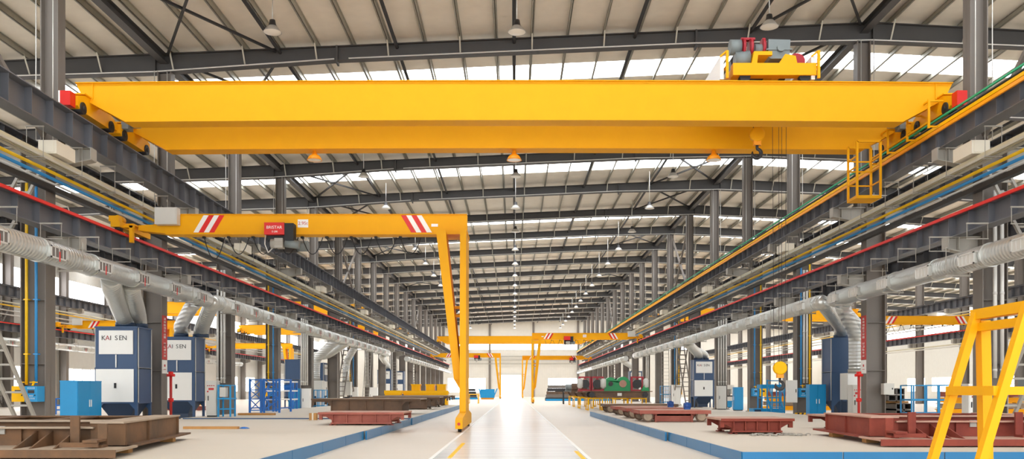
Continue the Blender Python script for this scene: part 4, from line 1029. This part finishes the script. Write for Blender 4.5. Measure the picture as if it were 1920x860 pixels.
big_frame(1, 7.35, 17.4, 4.6, 5.0, .29, RUSTR, RUSTT, 'large red-primed steel machine frame near the right platform edge', -.06)
def sled(x0, x1, y0, y1, zb, zt, m, top, label, ov=.6, skew=0):
    """flat table-like steel frame: top plate, two web girders, end brackets and feet"""
    t = thing('bogie_chassis', label, 'steel frame', (x0, y0, zb))
    def P(n, mb, mm=m):
        mb.v = [Vector((p.x+skew*(p.y-y0), p.y, p.z)) for p in mb.v]; return mb.build(n, mm, t)
    P('top_plate', MB().box(x0, x1, y0, y1, zt-.05, zt), top)
    P('top_edge', MB().box(x0, x1, y0-.015, y0, zt-.07, zt))
    h = zt-zb
    for y in (y0+.15, y1-.25):
        b = MB(); b.box(x0+ov, x1-ov, y, y+.06, zb+.08, zt-.05); b.box(x0+ov-.05, x1-ov+.05, y-.12, y+.16, zb+.05, zb+.09)
        for i in range(5): x = x0+ov+(x1-x0-2*ov)*i/4; b.box(x-.015, x+.015, y-.1, y, zb+.08, zt-.05)
        P('girder', b)
    for s, x in ((-1, x0+ov), (1, x1-ov)):
        P('end_beam', MB().box(x-.05, x+.05, y0+.2, y1-.2, zb+.14, zt-.05))
        xe = x+s*(ov-.06)
        for y in (y0+.12, y1-.2):
            b = MB(); b.box(min(x, xe), max(x, xe), y, y+.08, zt-.15, zt-.05); b.prism([(x, zt-.15), (x+s*.22, zt-.15), (x, zt-.15-h*.3)], 'Y', y+.02, y+.06); P('bracket', b)
            P('end_lug', MB().box(xe-.05, xe+.05, y-.02, y+.1, zt-.15-h*.22, zt-.05))
        for y in (y0+.1, y1-.3):
            b = MB(); b.box(x-.03, x+.03, y, y+.2, zb, zb+.3); b.box(x-.1, x+.1, y, y+.2, zb, zb+.03); P('foot', b)
    return t
sled(-6.35, -3.78+.2, 28.3, 30.6, .275-.04, .66, RUSTP, RUSTT, 'pink-primed steel bogie frame, the nearest standing left of the aisle', .45)
sled(-9.2, -4.25, 39.6, 42.6, .275, 1.0, RUSTD, RUSTB, 'long dark rusty bogie frame directly behind the pink-primed one', .9)
sled(-9.5, -4.3, 50.5, 53.2, .275, 1.0, RUSTD, RUSTB, 'long dark bogie frame, third from the camera left of the aisle', .8)
sled(-9.3, -4.35, 57.5, 60.0, .275, 1.02, RUSTD, RUSTB, 'long dark bogie frame, fourth from the camera left of the aisle', .8)
sled(-9.3, -4.4, 63, 65.2, .275, 1.02, RUSTD, RUSTB, 'long dark bogie frame, farthest left of the aisle before the yellow boxes', .8)
sled(5.35, 7.25, 22.6, 24.4, .236, .64, RUSTR, RUSTT, 'small red-primed bogie frame with a chain beside it on the right platform', .35)
sled(8.9, 12.5, 24.6, 26.6, .236, .66, RUSTR, RUSTT, 'red-primed bogie frame half hidden behind the big red machine frame', .6)
def cart(x0, x1, y0, y1, z, zt, m, top, label, motor=None):
    t = thing('rail_cart', label, 'cart', (x0, y0, z))
    MB().box(x0, x1, y0, y1, zt-.05, zt).build('deck', top, t)
    MB().box(x0-.01, x1+.01, y0-.02, y0, zt-.13, zt).build('deck_edge', m, t)
    MB().box(x0-.02, x0, y0, y1, zt-.13, zt).build('deck_edge', m, t)
    for y in (y0+.2, y1-.35):
        b = MB(); b.box(x0+.6, x1-.65, y, y+.08, z+.02, zt-.05); b.box(x0+.05, x1-.05, y, y+.06, zt-.2, zt-.05); b.box(x0+.55, x0+.62, y-.05, y+.1, z+.0, zt-.05); b.box(x1-.68, x1-.6, y-.05, y+.1, z, zt-.05); b.build('girder', m, t)
    for x in (x0+.28, x1-.32):
        for y in (y0+.06, y1-.3):
            w = MB(); w.cyl((x, y, z+.205), (x, y+.16, z+.205), .2, 20); w = w.build('wheel', RUSTD, t); q = MB(); q.cyl((x, y-.025, z+.205), (x, y, z+.205), .15, 18); q.cyl((x, y-.05, z+.205), (x, y-.025, z+.205), .06, 10); q.build('hub', RUSTB, w)
    if motor:
        mx, my = motor; b = MB(); b.cyl((mx-.12, my, zt+.13), (mx+.12, my, zt+.13), .12, 14); b.box(mx-.1, mx+.1, my-.1, my+.1, zt, zt+.08); b.cyl((mx, my, zt+.1), (mx, my, zt+.27), .06, 10); b.build('drive_motor', GRASSY, t)
    return t
cart(4.5, 7.02, 31.2, 33.6, .235, .66, RUSTP, RUSTT, 'red-primed four-wheeled rail cart, nearest of the row right of the aisle', (6.45, 32.6))
cart(4.55, 7.0, 35.4, 37.4, .235, .66, RUSTP, RUSTT, 'red-primed rail cart, second of the row right of the aisle', (6.6, 36.9))
cart(4.6, 7.3, 39.6, 41.6, .235, .64, RUSTP, RUSTT, 'red-primed rail cart, third of the row right of the aisle')
cart(4.6, 8.3, 44.2, 46.4, .235, .68, RUSTD, RUSTB, 'grey rail cart, last of the row right of the aisle')
# chains
def chain(pts, label):
    b = MB(); P = [Vector(p) for p in pts]
    for i, (p, q) in enumerate(zip(P, P[1:])):
        n = max(1, int((q-p).length/.11))
        for j in range(n):
            a = p+(q-p)*(j/n); c = p+(q-p)*((j+1.25)/n); d = (c-a).normalized(); s = Vector((0, 0, 1)).cross(d); s = s.normalized() if s.length > .1 else Vector((1, 0, 0))
            if j % 2: s = d.cross(s).normalized()
            ring = [(a+c)/2+d*(a-c).length*.5*math.cos(u)+s*.035*math.sin(u) for u in [2*PI*k/10 for k in range(11)]]
            b.tube(ring, .012, 5, False)
    return tag(b.build('chain', STEELL), label, 'chain')
ch = [(5.9+.09*i+.25*math.sin(i*1.9), 21.9+.22*math.sin(i*2.7), .255) for i in range(15)]; chain(ch, 'steel chain heaped on the platform by the small red bogie frame')
chain([(7.05, 31.9, .42), (7.3, 31.6, .27), (7.8, 30.6, .26), (8.5, 29.9, .26)], 'steel chain trailing from the nearest red cart on the right')
def carton(x, y, z, s, label):
    t = thing('carton', label, 'box', (x, y, z)); MB().box(x-s/2, x+s/2, y, y+s, z, z+s).build('body', WOOD, t); MB().box(x-.03, x+.03, y-.004, y+s+.004, z-.0, z+s+.004).build('tape', CREAM, t)
carton(-7.7, 33.4, .235, .27, 'small brown carton on the left platform by the blue step')
tag(MB().box(-9.7, -8.1, 25.6, 25.78, .235, .31).build('timber_beam', WOOD), 'short timber beam lying on the left platform behind the rusty frame', 'timber')
tag(MB().box(-12.2, -10.6, 38.6, 38.9, .275, .37).build('timber_beam', WOOD), 'pale timber plank lying by the blue rack on the left', 'timber')

# gearbox trolley on yellow stands
Y = 60; t = thing('gearbox_trolley', 'rail trolley carrying a green gearbox and crimson brakes, on yellow stands right of the aisle', 'trolley', (7, Y, .86))
MB().box(4.9, 9.5, Y, Y+2.6, 1.28, 1.34).build('deck', RUSTD, t)
for y in (Y+.1, Y+2.4):
    b = MB(); b.prism([(5.3, 1.28), (9.2, 1.28), (8.9, .88), (5.7, .88)], 'Y', y, y+.08); b.build('girder', RUSTD, t)
for x in (5.35, 9.0):
    for y in (Y-.02, Y+2.3): w = MB(); w.cyl((x, y, 1.08), (x, y+.15, 1.08), .2, 18); w.cyl((x, y-.04, 1.08), (x, y, 1.08), .1, 12); w.build('wheel', DARK, t)
b = MB()
def lobe(cx, r): return [(cx+r*math.cos(math.radians(a)), 1.86+r*math.sin(math.radians(a))) for a in range(170, 9, -20)]
b.prism([(6.25, 1.36), (6.25, 1.86)]+lobe(6.68, .43)+lobe(7.55, .47)+[(8.05, 1.86), (8.05, 1.36)], 'Y', Y+.5, Y+1.5); b.box(6.15, 8.15, Y+.45, Y+1.55, 1.34, 1.42); b.box(6.2, 8.1, Y+.46, Y+1.54, 1.82, 1.88)
gb = b.build('gearbox', GEAR, t)
for cx, r, mm in ((6.68, .16, DARK), (7.52, .25, RUSTT)): q = MB(); q.cyl((cx, Y+.38, 1.84), (cx, Y+.5, 1.84), r, 18); q.cyl((cx, Y+.33, 1.84), (cx, Y+.38, 1.84), r*.5, 14); q.build('shaft_cover', mm, gb)
for cx in (5.0-.1, 5.75, 8.5):
    q = MB()
    for dx in (-.38, .38): q.box(cx+dx-.07, cx+dx+.07, Y+.4, Y+.6, 1.34, 2.3); q.bar((cx+dx, Y+.5, 1.4), (cx, Y+.5, 2.28), .07)
    q.box(cx-.45, cx+.45, Y+.38, Y+.62, 2.24, 2.34); q.box(cx-.45, cx+.45, Y+.38, Y+.62, 1.34, 1.44); q.build('brake', CRIM, t)
    q = MB(); q.cyl((cx, Y+.36, 1.82), (cx, Y+.9, 1.82), .31, 20); q.cyl((cx, Y+.3, 1.82), (cx, Y+.36, 1.82), .14, 14); q.build('brake_drum', DARK, t)
for cx in (4.55, 6.15, 9.1): q = MB(); q.tube([(cx, Y+.35, 1.5), (cx, Y+.35, 1.62), (cx, Y+.35, 2.1), (cx, Y+.35, 2.2)], [.08, .2, .2, .08], 14); q.build('thruster', LGREY, t)
q = MB(); q.prism([(8.75, 1.34), (9.35, 1.34), (9.1, 1.8), (8.98, 1.8)], 'Y', Y+.2, Y+.8); q.build('bracket', GEAR, t)
MB().box(7.1, 7.4, Y+.07, Y+.1, 1.0, 1.2).build('tag_plate', WHITE, t)
def stand(x, y, w, d, h, label):
    t = thing('yellow_stand', label, 'stand', (x, y, 0), 'yellow trestle stands under the trolleys')
    m = MB()
    for a in (x-w/2, x+w/2):
        for b in (y, y+d): m.bar((a, b, .05), (a, b, h-.05), .07)
    m.build('leg', YEL2, t); m = MB()
    for b in (y, y+d): m.bar((x-w/2-.05, b, h-.04), (x+w/2+.05, b, h-.04), .08)
    for a in (x-w/2, x+w/2): m.bar((a, y, h-.04), (a, y+d, h-.04), .08); m.bar((a, y-.1, .05), (a, y+d+.1, .05), .09)
    m.build('top_rail', YEL2, t); return t
for i, (x, y) in enumerate(((5.6, 60.3), (7.3, 60.3), (8.6, 60.3), (5.5, 66.5), (7.2, 66.5), (5.6, 74), (7.4, 74), (5.8, 83), (7.6, 83))):
    stand(x, y, 1.0, 1.8, .86, 'yellow trestle stand under the %s trolley, %s' % ('green gearbox' if i < 3 else ORD[1+(i-3)//2]+' machine', ['left', 'middle', 'right'][i] if i < 3 else ['left', 'right'][(i-3) % 2])+' one')
for i, yy in enumerate((66.3, 73.8, 82.8)):
    t = thing('machine_trolley', 'rusty machine trolley loaded with motors, %s behind the green gearbox' % ORD[i], 'trolley', (6.6, yy, .86))
    MB().box(4.8, 8.8, yy, yy+2.2, 1.2, 1.28).build('deck', RUSTD, t); b = MB()
    for y in (yy+.1, yy+2.0): b.prism([(5.2, 1.2), (8.5, 1.2), (8.3, .87), (5.4, .87)], 'Y', y, y+.08)
    b.build('girder', RUSTD, t)
    for j in range(3):
        x = 5.2+j*1.2; q = MB(); q.cyl((x-.3, yy+.6, 1.65), (x+.35, yy+.6, 1.65), .33, 16); q.box(x-.35, x+.4, yy+.35, yy+.85, 1.28, 1.4); q.build('motor', (RUSTP, RUSTD, GREY)[(i+j) % 3], t)
    q = MB(); q.box(7.9, 8.5, yy+.3, yy+1.2, 1.28, 2.0); q.cyl((8.2, yy+.22, 1.65), (8.2, yy+.3, 1.65), .2, 14); q.build('brake', CRIM, t)

# yellow A-frame stand in the right foreground
t = thing('access_stand', 'tall yellow steel A-frame stand in the right foreground', 'stand', (6.6, 12.4, 0))
AX, AZ = 6.9, 2.52
for y in (13.0, 11.7):
    m = MB(); m.bar((6.12, y, 0), (AX-.02, y, AZ), .11, .13, (0, 1, 0)); m.build('sloping_leg', YEL, t)
    m = MB(); m.bar((7.02, y, 0), (6.97, y, AZ-.12), .14, .17, (0, 1, 0)); m.build('upright_leg', YEL, t)
    m = MB(); m.bar((6.5, y, 1.36), (7.0, y, 1.36), .1, .11); m.build('side_brace', YEL, t)
    MB().box(6.01, 6.23, y-.12, y+.12, 0, .02).build('foot_plate', YEL, t); MB().box(6.88, 7.1, y-.12, y+.12, 0, .02).build('foot_plate', YEL, t)
MB().bar((AX, 13.08, AZ-.03), (AX, 11.62, AZ-.03), .15).build('top_rail', YEL, t)
MB().bar((6.92, 13, 2.3), (6.92, 11.7, 2.3), .12).build('upper_rail', YEL, t)
MB().bar((6.48, 13, 1.36), (6.48, 11.7, 1.36), .13).build('middle_rail', YEL, t)
MB().bar((7.0, 13, 1.36), (7.9, 13, 1.36), .12).build('outrigger', YEL, t)

# stack of square steel tubes in the right side bay
def sqtube(x, y, z, w, h, L, label, grp):
    t = thing('steel_tube', label, 'steel tube', (x, y, z), grp)
    e = .04; m = MB(); m.box(x-w/2, x-w/2+e, y, y+L, z, z+h); m.box(x+w/2-e, x+w/2, y, y+L, z, z+h); m.box(x-w/2, x+w/2, y, y+L, z, z+e); m.box(x-w/2, x+w/2, y, y+L, z+h-e, z+h); m.box(x-w/2, x+w/2, y+L*.6, y+L*.6+.01, z, z+h); m.build('wall_section', STEEL, t); MB().box(x-w/2+e, x+w/2-e, y+L-.02, y+L, z+e, z+h-e).build('bore_shade', DARK, t); return t  # inner baffle and dark back plate added so the open bore looks shaded
for r in range(2):
    for c in range(2): sqtube(20.3+c*.44, 46, .02+r*.345, .42, .33, 3.6, 'square steel tube in the lower stack behind the right column, %s %s' % (('bottom', 'upper')[r], ('left', 'right')[c]), 'lower stack of square tubes')
for c in range(2): tag(MB().box(19.65, 20.98, 46.5+c*2.2, 46.62+c*2.2, .7, .805).build('timber_spacer', WOOD), 'timber spacer between the two tube stacks, %s one' % ('front', 'rear')[c], 'timber')
for r in range(2):
    for c in range(2): sqtube(19.9+c*.44, 46, .81+r*.345, .42, .33, 3.6, 'square steel tube in the upper stack behind the right column, %s %s' % (('bottom', 'top')[r], ('left', 'right')[c]), 'upper stack of square tubes')
# stacks of yellow and rusty beams lying in the side bays
for (X, Yc, n, who) in ((19.8, 60, 4, 'behind the blue work platform'), (27, 50, 4, 'behind the light blue railed platform'), (33, 60, 3, 'far out in the right side bay'), (24, 72, 3, 'deep in the right side bay'), (-24, 60, 3, 'in the left side bay')):
    for i in range(n):
        z = i*.33; m = MB(); L = 5.5-.3*i
        m.box(X-L/2, X+L/2, Yc+.2*i, Yc+.4+.2*i, z+.02, z+.05); m.box(X-L/2, X+L/2, Yc+.2*i, Yc+.4+.2*i, z+.27, z+.3); m.box(X-L/2, X+L/2, Yc+.18+.2*i, Yc+.22+.2*i, z+.05, z+.27)
        if i == 0: m.box(X-L/2+.4, X-L/2+.5, Yc, Yc+.5, 0, .02); m.box(X+L/2-.5, X+L/2-.4, Yc, Yc+.5, 0, .02)
        else: m.box(X-L/2+.4, X-L/2+.5, Yc+.2*i, Yc+.4+.2*i, z-.03, z+.02); m.box(X+L/2-.5, X+L/2-.4, Yc+.2*i, Yc+.4+.2*i, z-.03, z+.02)
        o = m.build('stacked_beam', (YEL2, RUSTB, YEL, RUSTP)[(i+n) % 4]); tag(o, '%s beam lying in the stack %s, %s from the floor' % (('yellow', 'pale', 'yellow', 'pinkish')[(i+n) % 4], who, ORD[i]), 'steel beam', 'stacked beams '+who)
# machines in the right side bay, dim shapes behind the rails
for i, (x, y) in enumerate(((25, 60), (31.5, 52), (28.5, 74), (20, 82))):
    t = thing('machine_tool', 'grey and white machine tool in the right side bay, %s' % ('behind the tube stack', 'beyond the A-frame', 'between the far side columns', 'deep behind the blue cabinet')[i], 'machine', (x, y, 0))
    MB().box(x-1.1, x+1.1, y, y+1.2, 0, .8).build('bed', LGREY, t); MB().box(x-.9, x-.1, y+.1, y+1.1, .8, 2.1).build('column', GREY, t)
    q = MB(); q.box(x-.2, x+.7, y+.3, y+.8, 1.5, 1.9); q.cyl((x+.45, y+.55, 1.05), (x+.45, y+.55, 1.5), .14, 14); q.build('spindle_head', LGREY, t); MB().box(x+.1, x+1.0, y+.15, y+1.05, .8, .92).build('table', DARK, t)
# portable dust extraction in left bay: ladders
def ladder(x0, y0, z0, x1, y1, z1, w, label, m=STEELL):
    t = thing('ladder', label, 'ladder', (x0, y0, z0)); p = Vector((x0, y0, z0)); q = Vector((x1, y1, z1)); s = Vector((1, 0, 0))
    b = MB()
    for e in (-1, 1): b.bar(p+s*e*w/2, q+s*e*w/2, .06)
    b.build('rail', m, t); b = MB(); n = int((q-p).length/.35)
    for i in range(1, n): c = p+(q-p)*(i/n); b.bar(c-s*w/2, c+s*w/2, .04)
    b.build('rung', m, t)
    return t
ladder(14.4, 83, 0.0, 14.6, 84.6, 5.6, .7, 'pale ladder leaning against the runway in the right middle bays')
ladder(-14.3, 84, 0, -14.3, 86, 5.4, .6, 'pale ladder leaning by the left columns behind the frames')
ladder(-13.9, 101, 0, -14, 102.6, 5, .6, 'distant pale ladder by the far left columns')

# yellow bins on the left far platform
def ybox(x, y, z, w, d, h, label):
    t = thing('yellow_block', label, 'counterweight', (x, y, z))
    m = MB(); m.box(x-w/2, x+w/2, y, y+d, z, z+h*.8); m.box(x-w/2-.05, x+w/2+.05, y-.05, y+d+.05, z+h*.8, z+h); m.build('body', YEL2, t)
    b = MB()
    for i in range(4): a = x-w/2+w*(i+.5)/4; b.box(a-.03, a+.03, y-.03, y, z, z+h*.8)
    b.build('rib', YEL2, t)
ybox(-9.55, 68.6, .0, 1.2, 1.2, 1.38, 'low yellow steel box behind the left frames, nearest of the yellow group')
ybox(-7.1, 70, 0, 3.5, 1.2, 1.36, 'long low yellow steel box behind the left frames')
for i, x in enumerate((-7.9, -6.75, -5.85)): ybox(x, 70.1, 1.365, .66, .9, .52, 'yellow steel block standing on the long yellow box, %s of three' % ('left', 'middle', 'right')[i])
# trestle, bins and stacks far down the aisle
stand(-4.3, 92, 1.0, 2.0, 1.0, 'yellow trestle beside the aisle far down the left')
t = thing('waste_skip', 'blue open skip left of the bright end door', 'skip', (-4.2, 138, 0))
m = MB(); m.prism([(-5.6, 1.7), (-5.2, .25), (-3.2, .25), (-2.6, 1.7), (-2.75, 1.7), (-3.3, .4), (-5.1, .4), (-5.45, 1.7)], 'Y', 137.2, 139); m.box(-5.3, -3.1, 137.1, 137.2, .25, 1.6); m.box(-5.3, -3.1, 139, 139.1, .25, 1.6); m.build('hopper', CYAN, t)
m = MB(); m.box(-5.2, -3.2, 137.2, 137.4, 0, .25); m.box(-5.2, -3.2, 138.8, 139, 0, .25); m.build('skid', ORNG, t)
for i in range(4): tag(MB().box(-8.6+.15*i, -5.9-.1*i, 139+.1*i, 140.4, .01+.42*i, .4+.42*i).build('plate_stack', DARK), 'dark bundle of steel plates left of the blue skip, %s from the floor' % ORD[i], 'steel bundle', 'steel bundles left of the skip')
for j in range(2):
    for i in range(5):
        x0 = 4.2+4.3*j; y = 118+3*j; m = MB()
        for q in range(6): m.bar((x0+.1*i, y+.25*q, .21+.42*i), (x0+3.7-.12*i, y+.25*q, .21+.42*i), .2, .41)
        o = m.build('steel_bundle', (DARK, STEEL, RUSTD)[(i+j) % 3]); tag(o, 'bundle of steel bars right of the far aisle, %s stack, %s from the floor' % (('left', 'right')[j], ORD[i]), 'steel bundle', 'bar bundles right of the aisle')
tag(MB().box(4.2, 13, 116, 116.3, 0, .28).build('blue_kerb', CYAN), 'low blue kerb in front of the far bar bundles right of the aisle', 'kerb')
tag(MB().box(-13, -5.6, 136, 136.3, 0, .28).build('blue_kerb', CYAN), 'low blue kerb by the far plate stack left of the aisle', 'kerb')
rail = MB()
for x in (5.0, 7.6, 9.8): rail.bar((x, 88, 0), (x, 88, 1.3), .08)
rail.bar((4.2, 88, 1.3), (11, 88, 1.3), .08); rail.bar((4.2, 89.5, 1.3), (11, 89.5, 1.3), .08)
for x in (5.0, 7.6, 9.8): rail.bar((x, 89.5, 0), (x, 89.5, 1.3), .08); rail.bar((x, 88, 1.3), (x, 89.5, 1.3), .06)
tag(rail.build('trestle_table', DARK), 'dark long trestle table right of the aisle behind the gearbox trolleys', 'table')

t = thing('parts_crate', 'small light blue crate beside the farther right dust collector', 'crate', (16.9, 69.6, 0))
MB().box(16.45, 17.35, 69.6, 70.2, .05, .5).build('body', CYAN, t); MB().box(16.42, 17.38, 69.57, 70.23, .5, .55).build('rim', CYAN, t)
for x in (16.55, 17.2): MB().box(x-.05, x+.05, 69.65, 70.15, 0, .05).build('skid', DARK, t)
m = MB(); m.lathe([(0, .055), (.05, .05), (.11, .03), (.15, .004), (0, .002)], (-8.0, 25.9, .235), 11)
for i, p in enumerate(m.v): p.x += .03*math.sin(i*2.3); p.y += .03*math.cos(i*1.7)
tag(m.build('cleaning_rag', BLUE), 'small blue rag dropped on the left platform', 'rag')
# ------------------------------------------------------------------ light, camera
w = bpy.data.worlds.new('World'); sc.world = w; w.use_nodes = True
bg = w.node_tree.nodes['Background']; bg.inputs[0].default_value = (.93, .965, 1, 1); bg.inputs[1].default_value = 2.6
cam = bpy.data.cameras.new('Camera'); co = bpy.data.objects.new('Camera', cam); COL.objects.link(co)
co.location = (0, 0, H0); co.rotation_euler = (PI/2, 0, 0)
cam.sensor_width = 36; cam.sensor_fit = 'HORIZONTAL'; cam.lens = F/1920*36
cam.shift_x = -(U0-960)/1920; cam.shift_y = (V0-430)/1920; cam.clip_end = 400; cam.clip_start = .1
sc.camera = co
sc.view_settings.view_transform = 'Standard'; sc.view_settings.look = 'None'; sc.view_settings.gamma = 1; sc.view_settings.use_curve_mapping = False
sc.view_settings.exposure = .87
sc.cycles.max_bounces = 10; sc.cycles.diffuse_bounces = 7; sc.cycles.glossy_bounces = 4
sc.cycles.use_denoising = True
sc.cycles.sample_clamp_indirect = 8
